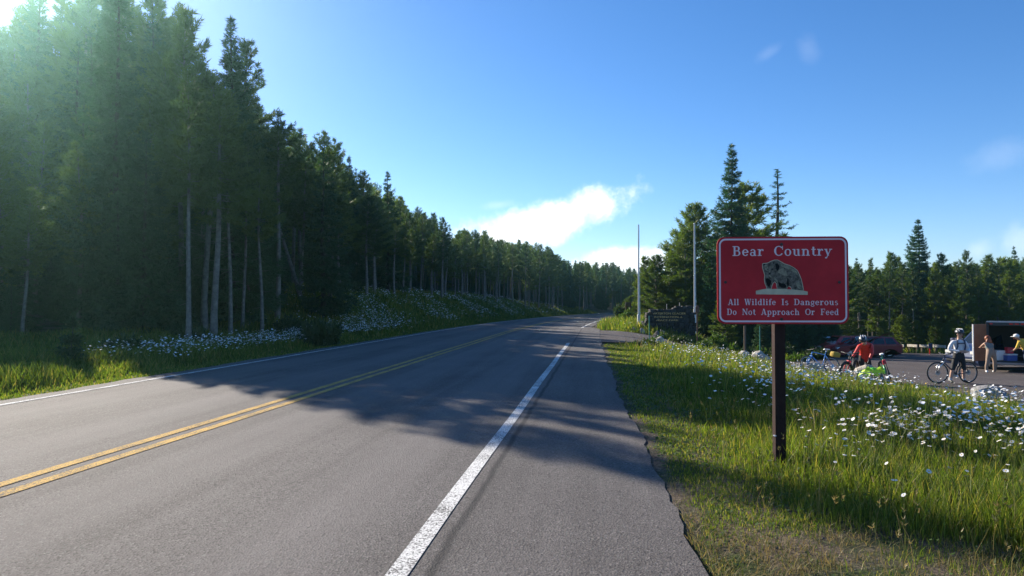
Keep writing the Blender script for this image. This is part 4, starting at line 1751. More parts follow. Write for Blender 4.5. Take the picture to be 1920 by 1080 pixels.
link('lettering', text_mesh('lettering', words([('Bear', 1375.5, 1434), ('Country', 1451.5, 1558.5)]), sz(479.5), 18.5 * PXM, -.003, M_SIGNW), pan)
link('lettering', text_mesh('lettering', words([('All', 1366.5, 1387), ('Wildlife', 1397, 1455), ('Is', 1465, 1478), ('Dangerous', 1488, 1568.5)]), sz(572), 11.6 * PXM, -.003, M_SIGNW), pan)
link('lettering', text_mesh('lettering', words([('Do', 1364.5, 1382.5), ('Not', 1392.5, 1417.5), ('Approach', 1427.5, 1498), ('Or', 1508, 1526), ('Feed', 1536.5, 1569.5)]), sz(590.5), 11.6 * PXM, -.003, M_SIGNW), pan)


def bz(p):   # coordinates measured on an enlargement of the bear (13.5x)
    return (sx(1410 + p[0] / 13.5), sz(480 + p[1] / 13.5))


outline = [(272, 195), (300, 180), (400, 170), (500, 120), (580, 92), (660, 92), (720, 125), (830, 190), (960, 235), (1060, 290), (1150, 365), (1200, 470), (1245, 590), (1275, 720), (1295, 850),
           (1290, 890), (1000, 860), (985, 820), (955, 780), (900, 775), (880, 850), (640, 845), (620, 760), (615, 700), (575, 660), (545, 690), (515, 760), (500, 840), (375, 840), (370, 790), (330, 700), (315, 600), (325, 480), (300, 400), (272, 300)]


def shrink(pts, k):
    cx = sum(p[0] for p in pts) / len(pts)
    out = []
    n = len(pts)
    area = sum(pts[i][0] * pts[(i + 1) % n][1] - pts[(i + 1) % n][0] * pts[i][1] for i in range(n))
    sg = 1 if area > 0 else -1
    for i in range(n):
        a, b = Vector(pts[i - 1]), Vector(pts[(i + 1) % n])
        t = (b - a).normalized()
        nn = Vector((-t.y, t.x)) * sg
        out.append((pts[i][0] + nn.x * k, pts[i][1] + nn.y * k))
    return out


def flat(name, polys, y, mat, parent):
    q = MB()
    for p_ in polys:
        q.poly([bz(v) for v in p_], y)
    me = q.mesh(name, mat)
    bm_ = bmesh.new()
    bm_.from_mesh(me)
    for f in bm_.faces:
        if f.normal.y > 0:
            f.normal_flip()
    bmesh.ops.triangulate(bm_, faces=bm_.faces)
    bm_.to_mesh(me)
    bm_.free()
    return link(name, me, parent)


ledge = [(110, 880), (240, 850), (400, 822), (520, 835), (640, 830), (760, 838), (900, 845), (1060, 850), (1180, 872), (1300, 880), (1392, 905), (1392, 985), (110, 970)]
em = flat('bear_emblem', [outline], -.0030, M_CREAM, pan)
flat('ledge', [ledge], -.0034, M_CREAM, pan)
flat('bear_body', [shrink(outline, 16)], -.0036, M_BEARD, pan)
flat('pale_fur', [[(720, 170), (830, 215), (950, 265), (1050, 320), (1130, 400), (1180, 520), (1120, 470), (1040, 400), (930, 350), (830, 300), (740, 250)],
                  [(700, 330), (800, 300), (870, 400), (900, 500), (850, 520), (760, 470), (660, 420)], [(1090, 680), (1180, 660), (1230, 760), (1220, 850), (1140, 800)],
                  [(330, 230), (400, 215), (420, 300), (390, 380), (340, 340)], [(560, 520), (610, 580), (670, 640), (660, 690), (600, 620), (545, 560)],
                  [(470, 250), (530, 240), (540, 300), (490, 310)], [(430, 300), (465, 300), (475, 400), (455, 430), (425, 400)], [(400, 470), (470, 480), (540, 560), (480, 540)]], -.0040, M_BEARL, pan)
flat('dark_marks', [[(395, 320), (425, 330), (425, 350), (395, 345)], [(490, 325), (545, 318), (540, 345), (500, 350)], [(440, 425), (475, 420), (478, 460), (450, 470)], [(300, 205), (350, 195), (330, 240)], [(530, 170), (560, 160), (575, 190), (545, 195)],
                    [(600, 200), (650, 180), (700, 260), (690, 330), (640, 390), (610, 300)], [(890, 560), (920, 570), (930, 720), (900, 830), (880, 700)], [(660, 640), (730, 690), (820, 700), (870, 760), (850, 810), (740, 800), (680, 740)], [(350, 570), (400, 560), (470, 600), (500, 650), (480, 700), (440, 790), (400, 760), (360, 650)]], -.0044, M_INK, pan)
for px, py in ((1466, 458), (1465, 598.5), (1362, 529), (1571, 529.5)):
    mb = MB()
    mb.tube([(sx(px), 0, sz(py)), (sx(px), -.010, sz(py))], .014, 8)
    mb.build('bolt', M_BOLT, pan)

# ------------------------------------------------------------------ stone park sign
MD = 43.5
mo = at(1252, 628, MD)
mz = gz(mo.x, mo.y)
mon = thing('park_sign', 'dark stone park sign wall with gold lettering and a stepped top', 'sign', (mo.x, mo.y, mz - .05), YAW + R(4))
KM = MD / F
prof = [(-49, 0), (-47, 24), (-39, 46), (-36, 49), (-10, 51), (8, 52.5), (10, 55), (24, 57), (43, 53.5), (45, 46), (51, 44), (53, 20), (53, 0)]
base_py = 628
mh = EYE + (570 - 628) * KM - (mz - .05)      # height of the lowest visible pixel above the foot
core = [(x_ * KM * .96, max(-.1, z_ * KM * .955 + mh - .05)) for x_, z_ in prof]
core[0] = (core[0][0], -.3)
core[-1] = (core[-1][0], -.3)
mb = MB()
mb.poly(core, -.17, .17)
mb.build('core', M_STONE[1], mon)


def inside(px_, pz_, poly_):
    c = False
    n = len(poly_)
    for i in range(n):
        (x1, z1), (x2, z2) = poly_[i], poly_[(i + 1) % n]
        if (z1 > pz_) != (z2 > pz_) and px_ < (x2 - x1) * (pz_ - z1) / (z2 - z1) + x1:
            c = not c
    return c


outl = [(x_ * KM, (z_ * KM + mh) if z_ > 0 else -.1) for x_, z_ in prof]
STM = []
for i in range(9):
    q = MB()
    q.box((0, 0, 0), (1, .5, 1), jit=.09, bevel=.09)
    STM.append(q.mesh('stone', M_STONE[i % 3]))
z_ = -.05
row = 0
rm = random.Random(3)
while z_ < 2.1:
    hh = rm.uniform(.15, .23)
    x_ = -1.75 + rm.uniform(-.1, 0)
    while x_ < 1.85:
        ww = rm.uniform(.22, .46)
        cxm, czm = x_ + ww / 2, z_ + hh / 2
        if inside(cxm, czm, outl) and inside(cxm, czm + hh * .25, outl):
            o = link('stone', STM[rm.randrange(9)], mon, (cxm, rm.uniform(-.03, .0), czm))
            o.scale = (ww * .97, .86 + rm.uniform(-.04, .06), hh * .95)
        x_ += ww
    z_ += hh
    row += 1


def font_mesh(name, body, width, height, mat, depth=.012):
    cu = bpy.data.curves.new(name, 'FONT')
    cu.body = body
    cu.align_x = 'CENTER'
    cu.extrude = depth / 2
    ob = bpy.data.objects.new(name, cu)
    COL.objects.link(ob)
    bpy.context.view_layer.update()
    dg = bpy.context.evaluated_depsgraph_get()
    me_ = bpy.data.meshes.new_from_object(ob.evaluated_get(dg))
    bpy.data.objects.remove(ob)
    co = np.empty(len(me_.vertices) * 3)
    me_.vertices.foreach_get('co', co)
    co = co.reshape(-1, 3)
    kx = width / np.ptp(co[:, 0])
    ky = height / np.ptp(co[:, 1])
    new = np.stack([(co[:, 0] - (co[:, 0].max() + co[:, 0].min()) / 2) * kx, -co[:, 2], (co[:, 1] - co[:, 1].min()) * ky], -1)
    me_.vertices.foreach_set('co', new.ravel())
    me_.materials.clear()
    me_.materials.append(mat)
    me_.update()
    return me_


for body, x0, x1, py, hpx in (('WATERTON GLACIER', 1218.5, 1284, 589.5, 3.6), ('INTERNATIONAL', 1224, 1278, 595.8, 3.3), ('PEACE PARK', 1228, 1270, 601.8, 3.2)):
    link('lettering', font_mesh('lettering', body, (x1 - x0) * KM, hpx * KM, M_GOLD, .03), mon, (((x0 + x1) / 2 - 1252) * KM, -.25, (628 - py) * KM + mh))


def flagpole(px, ptop, pbase, d, lab, boxed):
    p = at(px, pbase, d)
    H = (pbase - ptop) / F * d
    z0 = gz(p.x, p.y)
    r = thing('flagpole', lab, 'flagpole', (p.x, p.y, z0 - .05), YAW)
    h0 = p.z - z0 + .05
    q = MB()
    q.tube([(0, 0, max(h0, .05)), (0, 0, h0 + H * .5), (0, 0, h0 + H)], [.062, .05, .032], 10)
    q.build('pole', M_GALV, r)
    q = MB()
    q.ball((0, 0, h0 + H + .03), .05, 2)
    q.build('finial', M_GALV, r)
    q = MB()
    if boxed:
        q.box((0, 0, h0 * .5 + .32), (.19, .19, h0 + .62), bevel=.02, taper=.9)
    else:
        q.tube([(0, 0, -.2), (0, 0, h0 + .2)], .09, 10)
    q.build('base', M_GALV, r)
    q = MB()
    q.tube([(.085, -.03, h0 + .5), (.06, -.03, h0 + H)], .008, 4)
    q.box((.075, -.04, h0 + .7), (.05, .04, .16), bevel=.01)
    q.build('halyard', M_GALV, r)


flagpole(1197.5, 423, 608, 44.5, 'white flagpole with a square white base left of the stone sign', True)
flagpole(1302.5, 420, 585, 46.5, 'white flagpole behind the right end of the stone sign', False)


def stake(px, ptop, pbot, d, wpx, mat, lab, nm='marker_stake', cat='marker', box=True):
    p = at(px, pbot, d)
    z0 = gz(p.x, p.y)
    top = EYE + (570 - ptop) / F * d - z0
    q = MB()
    w_ = wpx / F * d
    q.box((0, 0, top / 2 - .1), (w_, w_ * .6, top + .2), bevel=w_ * .12)
    o = q.build(nm, mat, None, False, (p.x, p.y, z0), YAW + R(20))
    return tag(o, lab, cat)


stake(1217, 592, 630, 30, 1.6, M_GREEN, 'thin green marker stake before the left half of the stone sign')
stake(1424, 612, 654, 34, 1.6, M_GREEN, 'thin green marker stake leaning near the pale boulders')
stake(1396, 611, 652, 35, 4.2, M_WOODD, 'short dark wooden post left of the sign post', 'wooden_post', 'post')
stake(1250, 570, 580, 48, .9, M_WOOD, 'bare pale stick behind the middle of the stone sign', 'dead_stick', 'stick')
stake(1274, 567, 580, 48, 1.0, M_WOOD, 'bare pale stick behind the top step of the stone sign', 'dead_stick', 'stick')

# small brown sign on a thin post
p = at(1307, 628, 39)
z0 = gz(p.x, p.y)
t_ = thing('trail_sign', 'small brown sign with an arched top on a thin post right of the stone sign', 'sign', (p.x, p.y, z0), YAW)
k = 39 / F
top = EYE + (570 - 572) * k - z0
q = MB()
q.tube([(0, 0, -.2), (0, 0, top - .1)], .03, 8)
q.build('post', M_BROWN, t_)
q = MB()
hw = 3.6 * k
q.poly([(-hw, top - 14.5 * k), (hw, top - 14.5 * k), (hw, top - 4 * k), (hw * .6, top - 1 * k), (0, top), (-hw * .6, top - 1 * k), (-hw, top - 4 * k)], -.06, -.03)
q.build('panel', M_BROWN, t_)
p = at(1178, 592, 60)
z0 = gz(p.x, p.y)
t_ = thing('roadside_sign', 'small brown sign board among bushes left of the left flagpole', 'sign', (p.x, p.y, z0), YAW)
k = 60 / F
zt = EYE + (570 - 566) * k - z0
q = MB()
q.box((0, 0, zt - 5 * k), (11 * k, .05, 9 * k), bevel=.01)
q.build('panel', M_BROWN, t_)
for sx_ in (-4 * k, 4 * k):
    q = MB()
    q.box((sx_, .07, zt / 2 - .1), (.08, .08, zt + .1))
    q.build('post', M_BROWN, t_)

# ------------------------------------------------------------------ guard rail, delineators
pa, pb = at(1670, 652, 66), at(1776, 660, 60)
A, B = Vector((pa.x, pa.y)), Vector((pb.x, pb.y))
segs = [(1648, 1673), (1675, 1695), (1701, 1720), (1724, 1745), (1749, 1773), (1777, 1800), (1804, 1828)]
G_RAIL = None
NAMES = ['behind the red wagon', 'just right of the red wagon', 'second right of the red wagon', 'left of the red marker post', 'right of the red marker post', 'behind the standing cyclist', 'in front of the dark van roof']
for (x0, x1), nm in zip(segs, NAMES):
    pts = []
    for px in (x0, x1):
        tt = (px - 1670) / 106
        d = 66 + (60 - 66) * tt
        pts.append(at(px, 570, d))
    a, b = pts
    c = (a + b) / 2
    L = (Vector((b.x, b.y)) - Vector((a.x, a.y))).length
    ang = math.atan2(b.y - a.y, b.x - a.x)
    z0 = gz(c.x, c.y)
    r = thing('guard_rail', 'pale plank guard rail section ' + nm, 'guard rail', (c.x, c.y, z0), ang, 'guard rail sections along the far lot edge')
    r.rotation_euler = (0, 0, ang)
    q = MB()
    q.box((0, -.06, .62), (L * .97, .09, .24), bevel=.02, jit=.008)
    q.build('plank', M_WOOD, r)
    for k in (-.38, .38):
        q = MB()
        q.box((L * k, .07, .2), (.17, .15, .8), bevel=.02)
        q.build('post', M_WOODD, r)
for px, d, lab in ((1742, 57, 'red marker post with a dark panel in front of the guard rail'), (1677, 55, 'red marker post with a dark panel beside the red wagon')):
    p = at(px, 663, d)
    z0 = float(lotz(p.y))
    k = d / F
    r = thing('marker_post', lab, 'marker', (p.x, p.y, z0), YAW)
    q = MB()
    q.tube([(0, 0, -.1), (0, 0, 20 * k)], .05, 8)
    q.build('post', M_TAIL, r)
    q = MB()
    q.box((0, -.07, 16 * k), (6.5 * k, .03, 10 * k), bevel=.008)
    q.build('panel', M_NAVY, r)


# ------------------------------------------------------------------ vehicles
def car(label, cat, p, heading, L, Wd, H, body, style, name):
    """local +X is the front; p = ground point of the centre"""
    r = thing(name, label, cat, p, heading)
    wr = .33 if style != 'van' else .36
    x0, x1 = -L / 2, L / 2
    bl = {'sedan': .62, 'wagon': .62, 'van': .56}[style] * H      # belt height
    sill = .2
    fr, rr = x1 - .82, x0 + .85      # wheel centres

    def arch(cx):
        return [(cx + (wr + .06) * math.cos(a), wr + (wr + .06) * math.sin(a)) for a in [math.radians(v) for v in (-20, 15, 50, 90, 130, 165, 200)]]
    if style == 'sedan':
        prof_ = [(x0 + .05, .42), (x0, .6), (x0 + .04, bl * 1.02), (x0 + .75, bl * 1.05), (x1 - 1.25, bl * 1.0), (x1 - .35, bl * .84), (x1, bl * .62), (x1 - .02, .3)]
        gh = [(x0 + .55, bl), (x0 + 1.25, H), (x0 + 2.35, H), (x1 - 1.2, bl)]
    elif style == 'wagon':
        prof_ = [(x0 + .05, .42), (x0, .6), (x0 + .05, bl * 1.06), (x1 - 1.2, bl * 1.0), (x1 - .3, bl * .86), (x1, bl * .62), (x1 - .02, .3)]
        gh = [(x0 + .12, bl), (x0 + .5, H * .985), (x0 + 1.6, H), (x0 + 2.5, H * .985), (x1 - 1.15, bl)]
    else:
        prof_ = [(x0, .4), (x0, bl * 1.05), (x1 - .9, bl * 1.02), (x1 - .2, bl * .8), (x1, bl * .55), (x1 - .02, .35)]
        gh = [(x0 + .02, bl), (x0 + .1, H * .97), (x0 + .5, H), (x1 - 1.75, H * .985), (x1 - .85, bl)]
    bottom = [(x1 - .1, sill)] + arch(fr) + arch(rr) + [(x0 + .12, sill + .08)]
    q = MB()
    q.poly(prof_ + bottom, -Wd / 2, Wd / 2)
    es = [e for e in q.bm.edges if abs(e.verts[0].co.y - e.verts[1].co.y) < .01 and e.calc_face_angle(0) > .5]
    bmesh.ops.triangulate(q.bm, faces=[f for f in q.bm.faces if len(f.verts) > 8])
    es = [e for e in q.bm.edges if abs(e.verts[0].co.y - e.verts[1].co.y) < .01 and len(e.link_faces) == 2 and e.calc_face_angle(0) > .7 and min(v.co.z for v in e.verts) > wr + .12]
    bmesh.ops.bevel(q.bm, geom=es, offset=.07, segments=2, affect='EDGES')
    # greenhouse
    gb, gt = Wd / 2 - .06, Wd / 2 - (.26 if style != 'van' else .14)

    def gy_(z):
        return gb + (gt - gb) * (z - bl) / (H - bl)
    a_ = [q.bm.verts.new((x, -gy_(z), z)) for x, z in gh]
    b_ = [q.bm.verts.new((x, gy_(z), z)) for x, z in gh]
    q.bm.faces.new(a_)
    q.bm.faces.new(list(reversed(b_)))
    for i in range(len(gh)):
        j = (i + 1) % len(gh)
        q.bm.faces.new((a_[i], b_[i], b_[j], a_[j]))
    q.build('body', body, r)

    def at_g(u, v, side):
        """u along the greenhouse, v from belt to roof"""
        z = bl + (H * .985 - bl) * v
        xl = gh[0][0] + (gh[1][0] - gh[0][0]) * v
        xr_2 = gh[-1][0] + (gh[-2][0] - gh[-1][0]) * v
        return (xl + (xr_2 - xl) * u, side * (gy_(z) + .008), z)
    nwin = {'sedan': [(.10, .46), (.5, .84)], 'wagon': [(.07, .3), (.34, .6), (.63, .88)], 'van': [(.05, .36), (.4, .7), (.74, .92)]}[style]
    for side in (-1, 1):
        for u0, u1 in nwin:
            w_ = MB()
            w_.quad(at_g(u0, .12, side), at_g(u1, .12, side), at_g(u1, .86, side), at_g(u0, .86, side))
            w_.build('window', M_GLASS, r)
    for idx, nm in ((0, 'rear_window'), (len(gh) - 2, 'windscreen')):
        (xa, za), (xb, zb) = gh[idx], gh[idx + 1]
        nx_, nz_ = -(zb - za), (xb - xa)
        ln = math.hypot(nx_, nz_)
        nx_, nz_ = nx_ / ln * .01, nz_ / ln * .01
        c_ = []
        for v, sgn in ((.12, -1), (.12, 1), (.88, 1), (.88, -1)):
            z = za + (zb - za) * v
            c_.append((xa + (xb - xa) * v + nx_, sgn * (gy_(z) - .09), z + nz_))
        w_ = MB()
        w_.quad(*c_)
        w_.build(nm, M_GLASS, r)
    for cx in (fr, rr):
        for side in (-1, 1):
            yy = side * (Wd / 2 - .1)
            w_ = MB()
            w_.torus((cx, yy, wr), wr - .085, .095, n=22, m=8)
            wh = w_.build('wheel', M_RUB, r)
            w_ = MB()
            w_.tube([(cx, yy - .06, wr), (cx, yy + .06, wr)], wr * .68, 14)
            w_.build('rim', M_ALU, wh)
    for side in (-1, 1):
        w_ = MB()
        w_.box((x1 - .13, side * (Wd / 2 - .26), bl * .72), (.24, .34, .14), bevel=.03)
        w_.build('headlight', M_LAMP, r)
        w_ = MB()
        w_.box((x0 + .05, side * (Wd / 2 - .2), bl * .9), (.14, .32, .2), bevel=.03)
        w_.build('tail_light', M_TAIL, r)
        w_ = MB()
        w_.box((gh[-1][0] - .28, side * (Wd / 2 + .09), bl + .08), (.1, .2, .15), bevel=.03)
        w_.build('mirror', body, r)
    w_ = MB()
    w_.box((x1 - .03, 0, .42), (.12, Wd * .8, .16), bevel=.04)
    w_.box((x0 + .03, 0, .48), (.12, Wd * .9, .2), bevel=.04)
    w_.build('bumper', M_BLACK, r)
    return r


def lot_pt(px, d):
    p = at(px, 570, d)
    return (p.x, p.y, float(lotz(p.y)) + .004)


car('dark red wagon nearest in the lot, behind the person in the red jacket', 'car', lot_pt(1621, 49.0), YAW + R(173), 4.3, 1.75, 1.46, M_CRED2, 'wagon', 'parked_car')
car('bright red hatchback behind the bushes, left of the dark red wagon', 'car', lot_pt(1578, 50.5), YAW + R(181), 4.2, 1.75, 1.5, M_CRED, 'wagon', 'parked_car')
car('silver sedan showing above the red hatchback just under the bear sign', 'car', lot_pt(1552, 58.0), YAW + R(-22), 4.6, 1.8, 1.45, M_SIL, 'sedan', 'parked_car')
car('dark blue van beside the open trailer door, facing left', 'van', lot_pt(1880, 33.6), YAW + R(192), 5.0, 1.95, 1.95, M_VAN, 'van', 'parked_van')

# trailer seen from behind, its left door swung open
TD = 29.5
tp = at(1905, 697, TD)
tz = float(lotz(tp.y)) + .004
k = TD / F
tr_ = thing('cargo_trailer', 'dark cargo trailer with its rear open and a plywood door at left', 'trailer', (tp.x, tp.y, tz), YAW - R(35))
tw, tb, tt_, tl = 47.5 * k, .40, EYE + (570 - 605) * k - tz, 3.4
for nm, c_, s_ in (('roof', (0, tl / 2, tt_ - .04), (2 * tw, tl, .08)), ('floor', (0, tl / 2, tb), (2 * tw, tl, .1)), ('side_wall', (-tw + .03, tl / 2, (tb + tt_) / 2), (.06, tl - .01, tt_ - tb - .13)),
                   ('side_wall', (tw - .03, tl / 2, (tb + tt_) / 2), (.06, tl - .01, tt_ - tb - .13)), ('front_wall', (0, tl - .03, (tb + tt_) / 2), (2 * tw - .125, .06, tt_ - tb - .13))):
    MB().box(c_, s_, bevel=.012).build(nm, M_TRAIL, tr_)
q = MB()
for sgn in (-1, 1):
    q.box((sgn * (tw - .05), -.035, (tb + tt_) / 2), (.11, .065, tt_ - tb + .02), bevel=.02)
q.box((0, -.036, tt_ - .07), (2 * tw - .225, .06, .15), bevel=.02)
q.build('rear_frame', M_TRAIL, tr_)
MB().box((0, -.05, tb - .06), (2 * tw - .1, .12, .10), bevel=.02).build('bumper', M_STEEL, tr_)
for px in (1866, 1897, 1905.5, 1915):
    MB().box(((px - 1905) * k, -.085, tt_ - .06), (.14 if px > 1870 else .1, .03, .05), bevel=.01).build('marker_light', M_TAIL, tr_)
for sgn in (-1, 1):
    w_ = MB()
    w_.torus((0, 0, 0), .235, .095, n=20, m=8)
    wh = w_.build('wheel', M_RUB, tr_, False, (sgn * (tw - .18), 1.9, .33))
    wh.rotation_euler = (0, 0, R(90))
    MB().tube([(0, -.05, 0), (0, .05, 0)], .2, 12).build('rim', M_ALU, wh)
dr_ = MB()
dh = tt_ - tb - .12
dr_.box((-.36, 0, 0), (.72, .05, dh), bevel=.01)
do_ = dr_.build('door', M_PLY, tr_, False, (-tw - .0, -.07, (tb + tt_) / 2 - .02), R(62))
do_.rotation_euler = (0, 0, R(52))
MB().box((-.735, 0, 0), (.035, .06, dh), bevel=.008).build('door_edge', M_GALV, do_)


def in_trailer(nm, lab, cat, px, py, mat, s_, dy=.45):
    o = MB().box((0, 0, 0), s_, bevel=.03, jit=.01).build(nm, mat, None)
    m_ = tr_.matrix_basis if False else (Matrix.Translation(tr_.location) @ Matrix.Rotation(YAW - R(35), 4, 'Z'))
    o.location = m_ @ Vector(((px - 1905) * k, dy, tb + .055 + s_[2] / 2 + py))
    o.rotation_euler = (0, 0, YAW)
    return tag(o, lab, cat)


in_trailer('white_crate', 'white plastic crate inside the open trailer beside the woman', 'crate', 1876, 0, M_GALV, (.42, .4, .44), .35)
c_ = in_trailer('cooler', 'blue cooler with a white lid inside the open trailer', 'cooler', 1894, 0, M_COOL, (.44, .35, .24), .3)
MB().box((0, 0, .15), (.46, .37, .06), bevel=.015).build('lid', M_GALV, c_)
in_trailer('red_bag', 'red bag standing on the blue cooler in the trailer', 'bag', 1893, .31, M_REDB, (.26, .22, .26), .32)
in_trailer('wooden_box', 'brown box on the trailer floor beside the white crate', 'box', 1866, 0, M_PLY, (.3, .3, .25), .5)


# ------------------------------------------------------------------ bicycles
def bicycle(label, p, rotz, frame_m, wheel_r=.345, tyre=.022, lean=0.0, steer=0.0, fork_m=None, tilt=0.0, saddle_m=None, wb=1.04):
    """local +X is the front, ground at z = 0"""
    r = thing('bicycle', label, 'bicycle', p, rotz)
    r.rotation_euler = (lean, tilt, rotz)
    rw, fw = Vector((-wb * .41, 0, wheel_r)), Vector((wb * .59, 0, wheel_r))
    bb = Vector((0, 0, wheel_r - .05))
    st = Vector((-.17, 0, wheel_r + .47))
    ht, hb = Vector((.40, 0, wheel_r + .50)), Vector((.45, 0, wheel_r + .36))
    piv = hb

    def wheel(c, nm, sa=0.0):
        q = MB().torus((0, 0, 0), wheel_r - tyre, tyre, n=36, m=8)
        w_ = q.build(nm, M_RUB, r, True)
        w_.location = c
        w_.rotation_euler = (0, 0, sa)
        MB().torus((0, 0, 0), wheel_r - 2.2 * tyre, .011, n=36, m=6).build('rim', M_STEEL, w_)
        s_ = MB()
        for i in range(14):
            a = 2 * math.pi * i / 14
            s_.tube([(.02 * math.cos(a), .018 * (1 if i % 2 else -1), .02 * math.sin(a)), ((wheel_r - 2 * tyre) * math.cos(a), 0, (wheel_r - 2 * tyre) * math.sin(a))], .0016, 3, False)
        s_.tube([(0, -.04, 0), (0, .04, 0)], .02, 8)
        s_.tube([(0, .02, 0), (0, .024, 0)], .08, 16)
        s_.build('spokes', M_STEEL, w_)
    wheel(rw, 'wheel')
    rot = Matrix.Rotation(steer, 4, 'Z')

    def sv(v):
        return piv + (rot @ (Vector(v) - piv))
    wheel(sv(fw), 'wheel', steer)
    q = MB()
    q.tube([bb, st], .017, 8).tube([bb, hb], .021, 8).tube([st - Vector((-.012, 0, .05)), ht], .018, 8).tube([ht, hb], .021, 8)
    for s in (-1, 1):
        q.tube([bb + Vector((0, .02 * s, 0)), rw + Vector((0, .06 * s, 0))], .011, 6).tube([st + Vector((.01, .015 * s, -.06)), rw + Vector((0, .06 * s, 0))], .009, 6)
    q.tube([st, st + Vector((-.055, 0, .15))], .014, 8)
    q.build('frame', frame_m, r, True)
    q = MB()
    for s in (-1, 1):
        q.tube([sv(hb + Vector((.005, .065 * s, -.02))), sv(fw + Vector((-.02, .065 * s, .18))), sv(fw + Vector((0, .065 * s, 0)))], [.017, .02, .014], 8)
    q.tube([sv(hb + Vector((.005, -.075, -.01))), sv(hb + Vector((.005, .075, -.01)))], .02, 8)
    q.build('fork', fork_m or frame_m, r, True)
    q = MB()
    q.tube([sv(ht), sv(ht + Vector((-.015, 0, .06))), sv(ht + Vector((.05, 0, .09)))], .015, 8)
    q.tube([sv(ht + Vector((.0, -.31, .12))), sv(ht + Vector((.05, -.12, .09))), sv(ht + Vector((.05, .12, .09))), sv(ht + Vector((.0, .31, .12)))], .013, 8)
    hbm = q.build('handlebar', M_BLACK, r, True)
    for s in (-1, 1):
        MB().tube([sv(ht + Vector((.0, .2 * s, .112))), sv(ht + Vector((-.01, .32 * s, .122)))], .019, 8).build('grip', M_RUB, hbm)
    q = MB()
    sc_ = st + Vector((-.06, 0, .17))
    q.box(sc_, (.26, .12, .045), bevel=.02, taper=.8)
    q.build('saddle', saddle_m or M_BLACK, r)
    q = MB()
    q.tube([bb + Vector((0, -.045, 0)), bb + Vector((0, -.051, 0))], .09, 18)
    q.tube([bb + Vector((0, -.06, 0)), bb + Vector((.12, -.07, -.11))], .011, 6).tube([bb + Vector((0, .06, 0)), bb + Vector((-.12, .07, .11))], .011, 6)
    cr_ = q.build('crank', M_STEEL, r)
    for c_ in (Vector((.12, -.12, -.11)), Vector((-.12, .12, .11))):
        MB().box(bb + c_, (.09, .09, .02), bevel=.005).build('pedal', M_BLACK, cr_)
    return r


CYD = 22.3
BKA = math.atan2(0, -1)
bike_p = at(1790, 716, CYD)
bike_p.z = float(lotz(bike_p.y)) + .006
bicycle('dark bicycle with a silver fork, straddled by the cyclist in white', bike_p, YAW + R(180 + 8), M_DARKF, fork_m=M_ALU, wb=1.06, steer=R(-10))
p = at(1666, 722, 21.8)
p.z = max(gz(p.x, p.y), float(lotz(p.y))) + .0
b4 = bicycle('green and dark bicycle with a white saddle beside the hi-vis jacket boulder', p, YAW + R(90 - 22), M_TEAL, fork_m=M_DARKF, lean=R(-14), saddle_m=M_CAP, steer=R(12))
q = MB().box((-.30, 0, .72), (.1, .1, .17), bevel=.03)
q.build('tail_bag', M_REDB, b4)
p = at(1597, 714, 22.4)
p.z = max(gz(p.x, p.y), float(lotz(p.y))) + .01
b2 = bicycle('black mountain bike with fat tyres held by the person in red', p, YAW + R(180 + 52), M_BLACK, wheel_r=.36, tyre=.048, fork_m=M_REDB, steer=R(-22))
p = at(1541, 694, 27.0)
p.z = max(gz(p.x, p.y), float(lotz(p.y))) + .01
b1 = bicycle('blue and white bicycle leaning behind the pale boulder', p, YAW + R(180 + 10), M_BLUEF, saddle_m=M_CAP, lean=R(10), tilt=R(-4))
o = MB().box((0, 0, 0), (.34, .2, .2), bevel=.07, jit=.02).build('handlebar_bag', M_MUSTARD, None)
o.location = at(1565, 664.5, 26.9)
o.rotation_euler = (.2, .1, .4)
tag(o, 'mustard yellow bag hanging on the blue bicycle', 'bag')


# ------------------------------------------------------------------ people
def person(label, p, rotz, J, bones, mats, group=None):
    """J: joint -> ((x, y, z), radius); bones: (a, b, material index); one skinned body"""
    r = thing('person', label, 'person', p, rotz, group)
    names = list(J)
    idx = {n: i for i, n in enumerate(names)}
    me_ = bpy.data.meshes.new('body')
    me_.from_pydata([J[n][0] for n in names], [(idx[a], idx[b]) for a, b, _ in bones], [])
    ob = bpy.data.objects.new('body', me_)
    COL.objects.link(ob)
    sk = ob.modifiers.new('skin', 'SKIN')
    sk.use_smooth_shade = True
    lay = me_.skin_vertices[0].data if me_.skin_vertices else None
    if lay is None:
        raise RuntimeError('no skin layer')
    for n in names:
        rr = J[n][1]
        lay[idx[n]].radius = rr if isinstance(rr, tuple) else (rr, rr)
        lay[idx[n]].use_root = (n == 'pelvis')
    su = ob.modifiers.new('sub', 'SUBSURF')
    su.levels = su.render_levels = 2
    bpy.context.view_layer.update()
    dg = bpy.context.evaluated_depsgraph_get()
    em_ = bpy.data.meshes.new_from_object(ob.evaluated_get(dg))
    bpy.data.objects.remove(ob)
    em_.materials.clear()
    for m_ in mats:
        em_.materials.append(m_)
    seg = [(Vector(J[a][0]), Vector(J[b][0]), mi, (max(J[a][1]) if isinstance(J[a][1], tuple) else J[a][1]), (max(J[b][1]) if isinstance(J[b][1], tuple) else J[b][1])) for a, b, mi in bones]
    for f in em_.polygons:
        c = f.center
        best, bm_i = 1e9, 0
        for a, b, mi, ra, rb in seg:
            ab = b - a
            t = max(0, min(1, (c - a).dot(ab) / max(ab.length_squared, 1e-9)))
            dd = (c - (a + ab * t)).length - (ra + (rb - ra) * t)
            if dd < best:
                best, bm_i = dd, mi
        f.material_index = bm_i
        f.use_smooth = True
    em_.name = 'body'
    link('body', em_, r)
    return r


